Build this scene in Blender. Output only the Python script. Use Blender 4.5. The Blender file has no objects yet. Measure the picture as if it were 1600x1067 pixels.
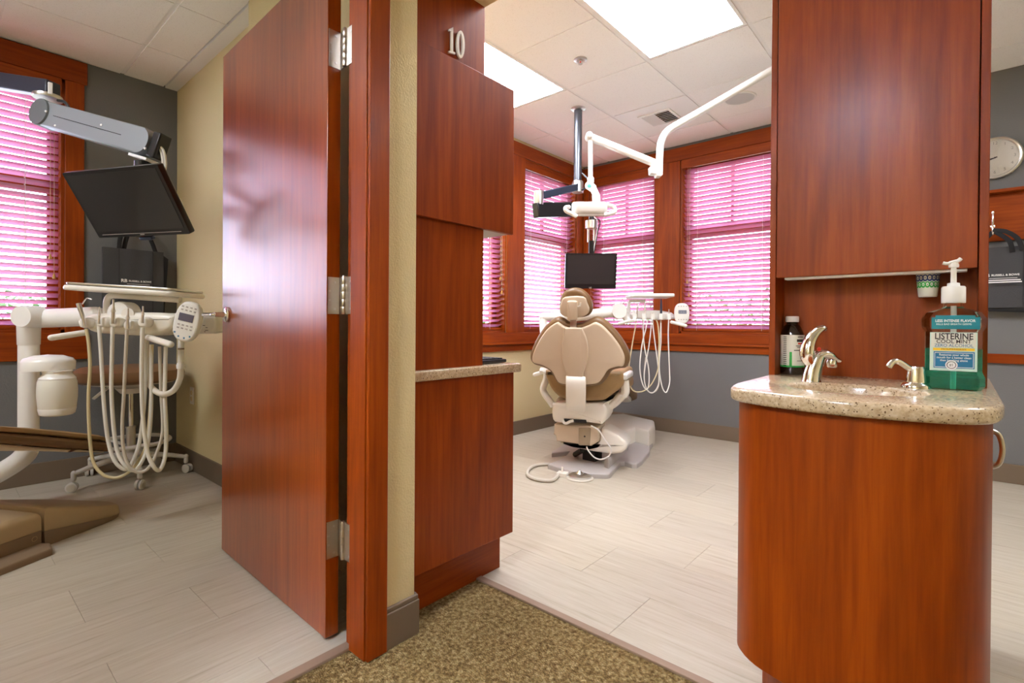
import bpy, bmesh, math, random
from mathutils import Vector, Matrix, noise as mnoise
random.seed(7)
sc = bpy.context.scene
col = sc.collection

# ------------------------------------------------------------------ camera
FPX, YAW, PIT, ROL, CY, EYE = 798.552, math.radians(41.187), math.radians(-0.3337), math.radians(0.3808), 511.99, 1.0
_f = Vector((-math.sin(YAW)*math.cos(PIT), math.cos(YAW)*math.cos(PIT), math.sin(PIT)))
_r = Vector((math.cos(YAW), math.sin(YAW), 0)); _u = _r.cross(_f)
CR = _r*math.cos(ROL)+_u*math.sin(ROL); CU = _u*math.cos(ROL)-_r*math.sin(ROL); CF = _f
cam = bpy.data.objects.new('camera', bpy.data.cameras.new('camera')); col.objects.link(cam)
m3 = Matrix((CR, CU, -CF)).transposed()
cam.matrix_world = Matrix.Translation((0, 0, EYE)) @ m3.to_4x4()
cam.data.sensor_width = 36; cam.data.lens = FPX*36/1600; cam.data.shift_y = -(533.5-CY)/1600
cam.data.clip_start = .02
sc.camera = cam
# ------------------------------------------------------------------ world and exposure
w = bpy.data.worlds.new('sky'); sc.world = w; w.use_nodes = True
bg = w.node_tree.nodes['Background']; bg.inputs[0].default_value = (.80, .88, 1.12, 1); bg.inputs[1].default_value = 8.5
vs = sc.view_settings; vs.view_transform = 'Standard'; vs.look = 'None'; vs.gamma = 1; vs.use_curve_mapping = False
vs.exposure = 0.85
SLAT_GLARE = .44          # share of translucent tint standing in for window glare over the slats
LAMP = 13.0            # radiance of the fluorescent diffusers
sc.cycles.use_denoising = True
sc.cycles.max_bounces = 10; sc.cycles.diffuse_bounces = 6; sc.cycles.transparent_max_bounces = 16
sc.cycles.sample_clamp_indirect = 6

# ------------------------------------------------------------------ pixel -> place
def ray(u, v): return CF+CR*((u-800)/FPX)-CU*((v-CY)/FPX)
O = Vector((0, 0, EYE))
def FL(u, v, z=0.0):
    d = ray(u, v); return O+d*((z-EYE)/d.z)
def ONX(u, v, X):
    d = ray(u, v); return O+d*(X/d.x)
def ONY(u, v, Y):
    d = ray(u, v); return O+d*(Y/d.y)
def D(u, v, dist): return O+ray(u, v)*dist
def ONP(u, v, p, n):
    d = ray(u, v); return O+d*((p-O).dot(n)/d.dot(n))

# ------------------------------------------------------------------ materials
MATS = {}
def mat(name, color, rough=.5, metal=0, coat=0, spec=.5, bump=0, bscale=60, var=0, vscale=4, trans=0, emit=0, alpha=1, stretch=(1, 1, 1), ior=1.45, coatr=.08):
    if name in MATS: return MATS[name]
    m = bpy.data.materials.new(name); m.use_nodes = True; nt = m.node_tree; b = nt.nodes['Principled BSDF']
    c = tuple(color)+(1,)
    b.inputs['Base Color'].default_value = c; b.inputs['Roughness'].default_value = rough; b.inputs['Metallic'].default_value = metal
    b.inputs['Coat Weight'].default_value = coat; b.inputs['Coat Roughness'].default_value = coatr
    b.inputs['Specular IOR Level'].default_value = spec; b.inputs['Transmission Weight'].default_value = trans; b.inputs['IOR'].default_value = ior
    if emit:
        b.inputs['Emission Color'].default_value = c; b.inputs['Emission Strength'].default_value = emit
    if var or bump:
        tc = nt.nodes.new('ShaderNodeTexCoord'); mp = nt.nodes.new('ShaderNodeMapping'); mp.inputs['Scale'].default_value = stretch
        nt.links.new(tc.outputs['Object'], mp.inputs[0])
    if var:
        n = nt.nodes.new('ShaderNodeTexNoise'); n.inputs['Scale'].default_value = vscale; n.inputs['Detail'].default_value = 5
        nt.links.new(mp.outputs[0], n.inputs[0])
        r = nt.nodes.new('ShaderNodeValToRGB'); e = r.color_ramp.elements
        e[0].position = .3; e[1].position = .7
        e[0].color = tuple(x*(1-var) for x in color)+(1,); e[1].color = tuple(min(1, x*(1+var)) for x in color)+(1,)
        nt.links.new(n.outputs['Fac'], r.inputs[0]); nt.links.new(r.outputs[0], b.inputs['Base Color'])
    if bump:
        n2 = nt.nodes.new('ShaderNodeTexNoise'); n2.inputs['Scale'].default_value = bscale; n2.inputs['Detail'].default_value = 3
        nt.links.new(mp.outputs[0], n2.inputs[0])
        bp = nt.nodes.new('ShaderNodeBump'); bp.inputs['Strength'].default_value = bump; bp.inputs['Distance'].default_value = .004
        nt.links.new(n2.outputs['Fac'], bp.inputs['Height']); nt.links.new(bp.outputs[0], b.inputs['Normal'])
    MATS[name] = m; return m

def ramp_mat(name, build, rough=.5, coat=0, coatr=.1, spec=.5):
    m = bpy.data.materials.new(name); m.use_nodes = True; nt = m.node_tree; b = nt.nodes['Principled BSDF']
    b.inputs['Roughness'].default_value = rough; b.inputs['Coat Weight'].default_value = coat; b.inputs['Coat Roughness'].default_value = coatr
    b.inputs['Specular IOR Level'].default_value = spec
    build(nt, b); MATS[name] = m; return m
def nd(nt, t, **kw):
    n = nt.nodes.new(t)
    for k, v in kw.items():
        if k in n.inputs: n.inputs[k].default_value = v
        else: setattr(n, k, v)
    return n
def ramp(nt, src, stops):
    r = nt.nodes.new('ShaderNodeValToRGB'); e = r.color_ramp.elements
    while len(e) < len(stops): e.new(.5)
    for x, (p, c) in zip(e, stops): x.position = p; x.color = tuple(c)+(1,)
    nt.links.new(src, r.inputs[0]); return r.outputs[0]
def mixc(nt, fac, a, b, mode='MIX'):
    n = nt.nodes.new('ShaderNodeMix'); n.data_type = 'RGBA'; n.blend_type = mode
    for s, v in ((0, fac), (6, a), (7, b)):
        if isinstance(v, (int, float)): n.inputs[s].default_value = v
        elif isinstance(v, tuple): n.inputs[s].default_value = v+(1,)
        else: nt.links.new(v, n.inputs[s])
    return n.outputs[2]

def wood(name, axis, dark, light, rough=.42, coat=.12, coatr=.22):
    def build(nt, b):
        tc = nd(nt, 'ShaderNodeTexCoord'); mp = nd(nt, 'ShaderNodeMapping')
        oi = nd(nt, 'ShaderNodeObjectInfo'); add = nd(nt, 'ShaderNodeVectorMath', operation='ADD')
        sc_ = [38, 38, 38]; sc_[axis] = 1.8
        mp.inputs['Scale'].default_value = sc_
        nt.links.new(tc.outputs['Object'], add.inputs[0]); nt.links.new(oi.outputs['Random'], add.inputs[1])
        nt.links.new(add.outputs[0], mp.inputs[0])
        n1 = nd(nt, 'ShaderNodeTexNoise', Scale=1.6, Detail=8.0, Roughness=.62, Distortion=.4); nt.links.new(mp.outputs[0], n1.inputs[0])
        mp2 = nd(nt, 'ShaderNodeMapping'); s2 = [5, 5, 5]; s2[axis] = .8; mp2.inputs['Scale'].default_value = s2; nt.links.new(add.outputs[0], mp2.inputs[0])
        n2 = nd(nt, 'ShaderNodeTexNoise', Scale=1.3, Detail=3.0, Distortion=1.2); nt.links.new(mp2.outputs[0], n2.inputs[0])
        c1 = ramp(nt, n1.outputs['Fac'], [(.28, dark), (.72, light)])
        c2 = ramp(nt, n2.outputs['Fac'], [(.3, (.74, .66, .6)), (.7, (1.12, 1.16, 1.2))])
        c = mixc(nt, 1.0, c1, c2, 'MULTIPLY')
        nt.links.new(c, b.inputs['Base Color'])
        bp = nd(nt, 'ShaderNodeBump', Strength=.02, Distance=.002); nt.links.new(n1.outputs['Fac'], bp.inputs['Height']); nt.links.new(bp.outputs[0], b.inputs['Normal'])
    return ramp_mat(name, build, rough, coat, coatr, .18)
W_D, W_L = (.215, .030, .0012), (.325, .060, .0022)
WOODX = wood('cherry_wood_along_x', 0, W_D, W_L); WOODY = wood('cherry_wood_along_y', 1, W_D, W_L); WOODZ = wood('cherry_wood_upright', 2, W_D, W_L)
DOORW = wood('cherry_door_veneer', 2, W_D, W_L, .30, 1.0, .21)
SLATX = wood('blind_slat_wood_x', 0, (.36, .055, .040), (.50, .090, .065), .34, .6, .25)
SLATY = wood('blind_slat_wood_y', 1, (.36, .055, .040), (.50, .090, .065), .34, .6, .25)

for _m in (SLATX, SLATY):
    _nt = _m.node_tree; _b = _nt.nodes['Principled BSDF']; _o = _nt.nodes['Material Output']
    _t = _nt.nodes.new('ShaderNodeBsdfTranslucent'); _t.inputs[0].default_value = (.93, .58, .74, 1); _x = _nt.nodes.new('ShaderNodeMixShader'); _x.inputs[0].default_value = SLAT_GLARE  # lavender tint imitates veiling glare; opaque slats would pass no daylight
    _nt.links.new(_b.outputs[0], _x.inputs[1]); _nt.links.new(_t.outputs[0], _x.inputs[2]); _nt.links.new(_x.outputs[0], _o.inputs[0])
def _vinyl(ax):
    def build(nt, b):
        tc = nd(nt, 'ShaderNodeTexCoord'); oi = nd(nt, 'ShaderNodeObjectInfo')
        ml = nd(nt, 'ShaderNodeVectorMath', operation='MULTIPLY'); ml.inputs[1].default_value = (7, 7, 7)
        cb = nd(nt, 'ShaderNodeCombineXYZ')
        for i in range(3): nt.links.new(oi.outputs['Random'], cb.inputs[i])
        nt.links.new(cb.outputs[0], ml.inputs[0])
        add = nd(nt, 'ShaderNodeVectorMath', operation='ADD'); nt.links.new(tc.outputs['Object'], add.inputs[0]); nt.links.new(ml.outputs[0], add.inputs[1])
        mp = nd(nt, 'ShaderNodeMapping'); s = [34, 34, 34]; s[ax] = 2.2; mp.inputs['Scale'].default_value = s; nt.links.new(add.outputs[0], mp.inputs[0])
        n1 = nd(nt, 'ShaderNodeTexNoise', Scale=1.5, Detail=7.0, Roughness=.66, Distortion=.3); nt.links.new(mp.outputs[0], n1.inputs[0])
        c = ramp(nt, n1.outputs['Fac'], [(.25, (.34, .285, .21)), (.42, (.455, .405, .32)), (.75, (.54, .50, .425))])
        tint = ramp(nt, oi.outputs['Random'], [(0, (.95, .95, .95)), (1, (1.03, 1.025, 1.01))])
        nt.links.new(mixc(nt, 1.0, c, tint, 'MULTIPLY'), b.inputs['Base Color'])
        bp = nd(nt, 'ShaderNodeBump', Strength=.10, Distance=.001); nt.links.new(n1.outputs['Fac'], bp.inputs['Height']); nt.links.new(bp.outputs[0], b.inputs['Normal'])
    return ramp_mat('vinyl_tile_%d' % ax, build, .42)
VINX, VINY = _vinyl(0), _vinyl(1)
def _carpet(nt, b):
    tc = nd(nt, 'ShaderNodeTexCoord')
    v = nd(nt, 'ShaderNodeTexVoronoi', Scale=170.0); nt.links.new(tc.outputs['Object'], v.inputs[0])
    n = nd(nt, 'ShaderNodeTexNoise', Scale=75.0, Detail=4.0); nt.links.new(tc.outputs['Object'], n.inputs[0])
    c = ramp(nt, n.outputs['Fac'], [(.3, (.13, .080, .026)), (.5, (.27, .185, .075)), (.72, (.46, .36, .18))])
    c2 = ramp(nt, v.outputs['Distance'], [(0, (1.15, 1.15, 1.15)), (.9, (.55, .55, .55))])
    nt.links.new(mixc(nt, 1.0, c, c2, 'MULTIPLY'), b.inputs['Base Color'])
    bp = nd(nt, 'ShaderNodeBump', Strength=1.0, Distance=.006, invert=True); nt.links.new(v.outputs['Distance'], bp.inputs['Height']); nt.links.new(bp.outputs[0], b.inputs['Normal'])
CARPET = ramp_mat('loop_carpet', _carpet, .95, spec=.1)
def _stone(nt, b):
    tc = nd(nt, 'ShaderNodeTexCoord')
    v = nd(nt, 'ShaderNodeTexVoronoi', Scale=420.0); nt.links.new(tc.outputs['Object'], v.inputs[0])
    n = nd(nt, 'ShaderNodeTexNoise', Scale=120.0, Detail=3.0); nt.links.new(tc.outputs['Object'], n.inputs[0])
    base = ramp(nt, n.outputs['Fac'], [(.3, (.42, .31, .185)), (.6, (.56, .445, .30)), (.8, (.64, .545, .40))])
    spk = ramp(nt, v.outputs['Color'], [(.12, (.16, .10, .05)), (.2, (1, 1, 1))])
    nt.links.new(mixc(nt, 1.0, base, spk, 'MULTIPLY'), b.inputs['Base Color'])
STONE = ramp_mat('speckled_solid_surface', _stone, .22, coat=.3)
def _tilem(nt, b):
    tc = nd(nt, 'ShaderNodeTexCoord')
    n = nd(nt, 'ShaderNodeTexNoise', Scale=190.0, Detail=3.0, Roughness=.7); nt.links.new(tc.outputs['Object'], n.inputs[0])
    nt.links.new(ramp(nt, n.outputs['Fac'], [(.30, (.70, .68, .67)), (.40, (.94, .93, .94))]), b.inputs['Base Color'])
    bp = nd(nt, 'ShaderNodeBump', Strength=.35, Distance=.003); nt.links.new(n.outputs['Fac'], bp.inputs['Height']); nt.links.new(bp.outputs[0], b.inputs['Normal'])
CTILE = ramp_mat('mineral_fibre_tile', _tilem, .9, spec=.2)
def _leaf(nt, b):
    tc = nd(nt, 'ShaderNodeTexCoord'); n = nd(nt, 'ShaderNodeTexNoise', Scale=9.0, Detail=5.0); nt.links.new(tc.outputs['Object'], n.inputs[0])
    nt.links.new(ramp(nt, n.outputs['Fac'], [(.3, (.02, .06, .015)), (.55, (.10, .22, .05)), (.75, (.30, .42, .14))]), b.inputs['Base Color'])
LEAF = ramp_mat('hedge_leaves', _leaf, .6)

YELLOW = mat('yellow_wall_paint', (.68, .575, .325), .8, bump=.6, bscale=150)
CREAM = YELLOW
GREY = mat('charcoal_wall_paint', (.160, .162, .164), .75, bump=.3, bscale=120)
WHITEP = mat('white_ceiling_metal', (.88, .88, .89), .5)
BASEB = mat('taupe_rubber_base', (.17, .125, .085), .5)
THRESH = mat('brown_edge_strip', (.27, .185, .13), .45)
PLAST = mat('warm_white_plastic', (.83, .80, .73), .3, coat=.2)
PLASTW = mat('white_plastic', (.86, .86, .84), .3, coat=.2)
BEIGE = mat('beige_chair_shell', (.62, .51, .385), .4, coat=.1)
TAUPE = mat('taupe_plastic', (.235, .165, .105), .5)
TANPL = mat('tan_base_cover', (.43, .32, .185), .42, coat=.1)
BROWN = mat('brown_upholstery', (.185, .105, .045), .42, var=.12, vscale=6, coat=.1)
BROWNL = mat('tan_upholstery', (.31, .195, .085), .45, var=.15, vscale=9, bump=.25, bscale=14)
GREYP = mat('light_grey_plastic', (.44, .41, .40), .4)
STOOLG = mat('pale_grey_nylon', (.62, .60, .57), .45)
CHROME = mat('chrome', (.85, .85, .86), .08, metal=1)
NICKEL = mat('satin_nickel', (.62, .58, .53), .32, metal=1)
STEEL = mat('brushed_steel', (.70, .69, .67), .28, metal=1)
BLACK = mat('black_plastic', (.012, .012, .014), .28, coat=.2)
BLACKM = mat('matt_black', (.015, .015, .016), .6)
SCREEN = mat('dark_screen', (.018, .015, .020), .22, coat=.3)
ARMGREY = mat('grey_metal_arm', (.30, .33, .36), .4, metal=.3)
NAVY = mat('dark_anodised_arm', (.055, .075, .12), .3, metal=.6)
PIPE = mat('dark_grey_pipe', (.13, .14, .17), .25, metal=.7)
HOSEW = mat('white_hose', (.78, .77, .72), .45)
HOSEY = mat('yellowed_hose', (.66, .58, .36), .45)
HOSEG = mat('grey_hose', (.58, .54, .47), .5)
BAG = mat('charcoal_fabric', (.055, .055, .060), .8, bump=.3, bscale=160)
BAGD = mat('black_fabric', (.012, .012, .014), .8)
WHITE_PR = mat('white_print', (.9, .9, .9), .6)
DARK_PR = mat('dark_print', (.04, .03, .03), .6)
BLUE_PR = mat('blue_print', (.01, .16, .33), .35)
TEAL_PR = mat('teal_print', (.01, .22, .27), .35)
GOLD_PR = mat('yellow_print', (.85, .55, .02), .4)
RED_PR = mat('red_print', (.75, .05, .02), .4)
GREEN_PR = mat('green_print', (.02, .36, .05), .4)
NAVY_PR = mat('navy_print', (.02, .05, .22), .5)
PAPER = mat('label_paper', (.78, .78, .70), .5)
PAPERG = mat('label_pale_green', (.62, .80, .72), .4)
AMBER = mat('dark_amber_glass', (.012, .006, .004), .06, coat=.5)
CLEARB = mat('clear_bottle_plastic', (.93, .97, .96), .04, trans=1, ior=1.38)
MINT = mat('green_mouthwash', (.08, .74, .50), .05, trans=.78, ior=1.15)
MILKY = mat('milky_plastic', (.80, .80, .74), .35, coat=.1)
LAMPM = mat('lit_diffuser', (.955, .985, 1.05), .5, emit=LAMP)
GROUND = mat('outdoor_paving', (.42, .42, .38), .9)
STUCCO = mat('outdoor_wall', (.55, .53, .5), .9)
WOODH = mat('brass_wood_tassel', (.55, .30, .08), .4)
CLOCKF = mat('clock_face', (.86, .85, .78), .5)
# thin window glass
g = bpy.data.materials.new('window_glass'); g.use_nodes = True; nt = g.node_tree; nt.nodes.clear()
o_ = nt.nodes.new('ShaderNodeOutputMaterial'); mx = nt.nodes.new('ShaderNodeMixShader'); tr = nt.nodes.new('ShaderNodeBsdfTransparent'); gl = nt.nodes.new('ShaderNodeBsdfGlossy'); fr = nt.nodes.new('ShaderNodeFresnel')
gl.inputs['Roughness'].default_value = .01; tr.inputs[0].default_value = (.95, .97, .97, 1)
ge = nt.nodes.new('ShaderNodeNewGeometry'); mu = nt.nodes.new('ShaderNodeMath'); mu.operation = 'MULTIPLY'; iv = nt.nodes.new('ShaderNodeMath'); iv.operation = 'SUBTRACT'; iv.inputs[0].default_value = 1
nt.links.new(ge.outputs['Backfacing'], iv.inputs[1]); nt.links.new(fr.outputs[0], mu.inputs[0]); nt.links.new(iv.outputs[0], mu.inputs[1])
nt.links.new(mu.outputs[0], mx.inputs[0]); nt.links.new(tr.outputs[0], mx.inputs[1]); nt.links.new(gl.outputs[0], mx.inputs[2]); nt.links.new(mx.outputs[0], o_.inputs[0])
GLASS = g

# ------------------------------------------------------------------ mesh tools
ORG = {}
def V(*a): return Vector(a)
def cat(pts, n=8, closed=False):
    """Catmull-Rom through points"""
    P = [Vector(p) for p in pts]; out = []; N = len(P)
    rng = range(N if closed else N-1)
    for i in rng:
        if closed: a, b, c, d = P[(i-1) % N], P[i], P[(i+1) % N], P[(i+2) % N]
        else: a, b, c, d = P[max(i-1, 0)], P[i], P[i+1], P[min(i+2, N-1)]
        for k in range(n):
            t = k/n
            out.append(.5*((2*b)+(-a+c)*t+(2*a-5*b+4*c-d)*t*t+(-a+3*b-3*c+d)*t**3))
    if not closed: out.append(P[-1])
    return out

class MB:
    def __init__(s): s.v = []; s.f = []
    def add(s, vs_, fs):
        k = len(s.v); s.v += [Vector(p) for p in vs_]; s.f += [[i+k for i in f] for f in fs]; return s
    def box(s, x0, y0, z0, x1, y1, z1):
        x0, x1 = sorted((x0, x1)); y0, y1 = sorted((y0, y1)); z0, z1 = sorted((z0, z1))
        return s.add([(x0, y0, z0), (x1, y0, z0), (x1, y1, z0), (x0, y1, z0), (x0, y0, z1), (x1, y0, z1), (x1, y1, z1), (x0, y1, z1)],
                     [(0, 3, 2, 1), (4, 5, 6, 7), (0, 1, 5, 4), (1, 2, 6, 5), (2, 3, 7, 6), (3, 0, 4, 7)])
    def obox(s, c, a, b, d):
        """box with centre c and half-axis vectors a, b, d (right handed)"""
        c = Vector(c); P = []
        if a.cross(b).dot(d) < 0: a = -a
        for k in (-1, 1):
            for i, j in ((-1, -1), (1, -1), (1, 1), (-1, 1)): P.append(c+a*i+b*j+d*k)
        return s.add(P, [(0, 3, 2, 1), (4, 5, 6, 7), (0, 1, 5, 4), (1, 2, 6, 5), (2, 3, 7, 6), (3, 0, 4, 7)])
    def tube(s, pts, r, n=10, sy=1.0, up=None):
        """tube along pts; r number or list; sy squash of second axis"""
        P = [Vector(p) for p in pts]; N = len(P); R = r if isinstance(r, (list, tuple)) else [r]*N
        t0 = (P[1]-P[0]).normalized()
        a = Vector(up) if up else (V(0, 0, 1) if abs(t0.z) < .9 else V(1, 0, 0))
        a = (a-t0*a.dot(t0)).normalized(); rings = []
        for i in range(N):
            t = (P[min(i+1, N-1)]-P[max(i-1, 0)]).normalized()
            a = a-t*a.dot(t); a.normalize(); b = t.cross(a)
            rings.append([P[i]+(a*math.cos(q)*sy+b*math.sin(q))*R[i] for q in [2*math.pi*k/n for k in range(n)]])
        vv = [p for g_ in rings for p in g_]; ff = []
        for i in range(N-1):
            for k in range(n): ff.append((i*n+k, i*n+(k+1) % n, (i+1)*n+(k+1) % n, (i+1)*n+k))
        ff.append(tuple(range(n-1, -1, -1))); ff.append(tuple((N-1)*n+k for k in range(n)))
        return s.add(vv, ff)
    def capsule(s, p, q, r, n=12, k=4):
        p, q = Vector(p), Vector(q); t = (q-p).normalized(); pts = []; rr = []
        for i in range(k+1):
            an = math.pi/2*(1-i/k); pts.append(p-t*r*math.sin(an)); rr.append(max(1e-4, r*math.cos(an)))
        for i in range(k+1):
            an = math.pi/2*i/k; pts.append(q+t*r*math.sin(an)); rr.append(max(1e-4, r*math.cos(an)))
        return s.tube(pts, rr, n)
    def lathe(s, prof, c, axis=(0, 0, 1), n=24, sx=1.0, ax=None):
        """prof list of (radius, height) along axis from c"""
        c = Vector(c); t = Vector(axis).normalized()
        a = Vector(ax) if ax else (V(1, 0, 0) if abs(t.x) < .9 else V(0, 1, 0)); a = (a-t*a.dot(t)).normalized(); b = t.cross(a)
        vv = []; ff = []
        for r, h in prof:
            for k in range(n):
                q = 2*math.pi*k/n; vv.append(c+t*h+(a*math.cos(q)*sx+b*math.sin(q))*max(r, 1e-5))
        for i in range(len(prof)-1):
            for k in range(n): ff.append((i*n+k, i*n+(k+1) % n, (i+1)*n+(k+1) % n, (i+1)*n+k))
        m_ = len(prof)-1
        if prof[0][0] > .001 and prof[-1][0] > .001:
            for k in range(n): ff.append((m_*n+k, m_*n+(k+1) % n, (k+1) % n, k))
        else: ff.append(tuple(range(n-1, -1, -1))); ff.append(tuple(m_*n+k for k in range(n)))
        return s.add(vv, ff)
    def slab(s, pts, nrm, th, rnd=0.0, seg=3, both=True, fan=None):
        """planar closed outline pts (3D) extruded along nrm by th with rounded rims"""
        P = [Vector(p) for p in pts]; nrm = Vector(nrm).normalized(); N = len(P)
        ar = Vector((0, 0, 0))
        for i in range(N): ar += P[i].cross(P[(i+1) % N])
        if ar.dot(nrm) < 0: P.reverse()
        ins = []
        for i in range(N):
            e1 = (P[i]-P[i-1]).normalized(); e2 = (P[(i+1) % N]-P[i]).normalized()
            n1 = nrm.cross(e1); n2 = nrm.cross(e2); q = n1+n2
            L = q.length; ins.append((q/L*(1/max(.6, L/2))) if L > 1e-6 else n1)
        prof = []
        r = min(rnd, th/2 if both else th)
        if r > 0:
            if both:
                for k in range(seg+1): a = math.pi/2*k/seg; prof.append((r*(1-math.sin(a)), r*(1-math.cos(a))))
            else: prof.append((0, 0))
            for k in range(seg+1): a = math.pi/2*k/seg; prof.append((r*(1-math.cos(a)), th-r+r*math.sin(a)))
        else: prof = [(0, 0), (0, th)]
        vv = []; ff = []
        for o, h in prof: vv += [P[i]+ins[i]*o+nrm*h for i in range(N)]
        for j in range(len(prof)-1):
            for i in range(N): ff.append((j*N+i, j*N+(i+1) % N, (j+1)*N+(i+1) % N, (j+1)*N+i))
        k = len(prof)-1
        if fan is not None:
            c = Vector(fan); c0 = c-nrm*(c-P[0]).dot(nrm); vv += [c0, c0+nrm*th]; b0 = len(vv)-2
            for i in range(N): ff += [(b0, (i+1) % N, i), (b0+1, k*N+i, k*N+(i+1) % N)]
        else: ff.append(tuple(range(N-1, -1, -1))); ff.append(tuple(k*N+i for i in range(N)))
        return s.add(vv, ff)
    def build(s, name, m, parent=None, smooth=True, bevel=0, seg=2, **tags):
        org = ORG.get(parent.name, V(0, 0, 0)) if parent else V(0, 0, 0)
        me = bpy.data.meshes.new(name); me.from_pydata([p-org for p in s.v], [], s.f)
        b = bmesh.new(); b.from_mesh(me); bmesh.ops.recalc_face_normals(b, faces=b.faces); b.to_mesh(me); b.free()
        me.materials.append(m)
        o = bpy.data.objects.new(name, me); col.objects.link(o)
        if smooth:
            me.polygons.foreach_set('use_smooth', [True]*len(me.polygons)); me.set_sharp_from_angle(angle=math.radians(38))
        if bevel:
            md = o.modifiers.new('bevel', 'BEVEL'); md.width = bevel; md.segments = seg; md.limit_method = 'ANGLE'; md.angle_limit = math.radians(40)
        if parent: o.parent = parent; ORG[o.name] = org
        for k, v in tags.items(): o[k] = v
        return o
def bx(name, m, a, b, parent=None, bevel=0, **t): return MB().box(*a, *b).build(name, m, parent, bevel=bevel, **t)
def thing(name, label, category, loc=(0, 0, 0), group=None):
    o = bpy.data.objects.new(name, None); col.objects.link(o); o.location = loc; o.empty_display_size = .05
    ORG[o.name] = Vector(loc); o['label'] = label; o['category'] = category
    if group: o['group'] = group
    return o
def struct(name, m, a, b, parent=None, bevel=0, label=None):
    o = bx(name, m, a, b, parent, bevel)
    if not parent: o['kind'] = 'structure'
    if label: o['label'] = label
    return o
def text_mesh(s, size, pos, ex, ey, depth, name, m, parent, align='CENTER', sxx=1.0, bold=0.0):
    cu = bpy.data.curves.new('t', 'FONT'); cu.body = s; cu.size = size; cu.extrude = depth/2; cu.align_x = align; cu.align_y = 'CENTER'; cu.offset = bold; cu.resolution_u = 3
    to = bpy.data.objects.new('t', cu); me = bpy.data.meshes.new_from_object(to)
    ex = Vector(ex).normalized(); ey = Vector(ey).normalized(); ez = ex.cross(ey); org = ORG.get(parent.name, V(0, 0, 0)) if parent else V(0, 0, 0)
    for v in me.vertices: v.co = Vector(pos)-org+ex*v.co.x*sxx+ey*v.co.y+ez*v.co.z
    me.materials.clear(); me.materials.append(m); me.name = name
    bpy.data.objects.remove(to); bpy.data.curves.remove(cu)
    o = bpy.data.objects.new(name, me); col.objects.link(o)
    if parent: o.parent = parent; ORG[o.name] = org
    return o
def rrect(w, h, r, n=5):
    out = []
    for cx, cy_, a0 in ((w-r, h-r, 0), (-w+r, h-r, 90), (-w+r, -h+r, 180), (w-r, -h+r, 270)):
        for k in range(n+1): a = math.radians(a0+90*k/n); out.append((cx+r*math.cos(a), cy_+r*math.sin(a)))
    return out
X_, Y_, Z_ = V(1, 0, 0), V(0, 1, 0), V(0, 0, 1)
# ================================================================== STRUCTURE
CEIL = 2.68
XL, YP, XH, XF, YF = -4.28, 1.19, -1.325, -3.03, 4.60      # left wall, partition, hallway wall, far-room side wall, far wall
XE, YB = 2.40, -2.30                                       # limits of the hallway behind and beside the camera
# floors
def floor_tiles(parent, x0, y0, x1, y1, along, m, a0, b0):
    """12x24 inch vinyl tiles in half bond; along = axis of the long side, a0/b0 = joint origins"""
    L, Wd, gp = .610, .305, .0004
    if along == 'x': lo, hi, ro, rh = x0, x1, y0, y1
    else: lo, hi, ro, rh = y0, y1, x0, x1
    i = math.floor((ro-b0)/Wd)
    while b0+i*Wd < rh:
        r0, r1 = max(ro, b0+i*Wd), min(rh, b0+(i+1)*Wd)
        off = a0+(L/2 if i % 2 else 0); k = math.floor((lo-off)/L)
        while off+k*L < hi:
            c0, c1 = max(lo, off+k*L), min(hi, off+(k+1)*L)
            if c1-c0 > .02 and r1-r0 > .02:
                (ax, ay, bx_, by) = (c0, r0, c1, r1) if along == 'x' else (r0, c0, r1, c1)
                e = .0007; ax += gp; ay += gp; bx_ -= gp; by -= gp
                vv = [(ax, ay, -.004), (bx_, ay, -.004), (bx_, by, -.004), (ax, by, -.004), (ax, ay, -e), (bx_, ay, -e), (bx_, by, -e), (ax, by, -e),
                      (ax+e, ay+e, 0), (bx_-e, ay+e, 0), (bx_-e, by-e, 0), (ax+e, by-e, 0)]
                ff = [(0, 3, 2, 1), (8, 9, 10, 11)]+[(j, (j+1) % 4, 4+(j+1) % 4, 4+j) for j in range(4)]+[(4+j, 4+(j+1) % 4, 8+(j+1) % 4, 8+j) for j in range(4)]
                MB().add(vv, ff).build('floor_tile', m, parent, smooth=False)
            k += 1
        i += 1
GROUT = mat('floor_joint', (.55, .49, .40), .8)
fl1 = struct('floor', GROUT, (XL-.1, YB, -.08), (-1.425, YP+.03, -.004), label='pale travertine-look vinyl floor of the room behind the door')
floor_tiles(fl1, XL, YB, -1.427, YP, 'y', VINY, .040, -1.57)
fl2 = struct('floor', GROUT, (XF-.1, 1.44, -.08), (XE, YF+.1, -.004), label='pale travertine-look vinyl floor around the upright dental chair')
floor_tiles(fl2, XF, 1.442, XE, YF, 'x', VINX, -.845, 1.442)
struct('floor', CARPET, (-1.425, YB, -.08), (XE, 1.44, -.003), label='olive brown loop pile hallway carpet')
struct('trim_1', THRESH, (-1.437, -.06, -.01), (-1.400, .875, .005), bevel=.002, label='brown edge strip between carpet and vinyl under the door')
struct('trim_2', THRESH, (-1.42, 1.418, -.01), (XE, 1.446, .005), bevel=.002, label='brown edge strip where carpet meets the open treatment room')

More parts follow.
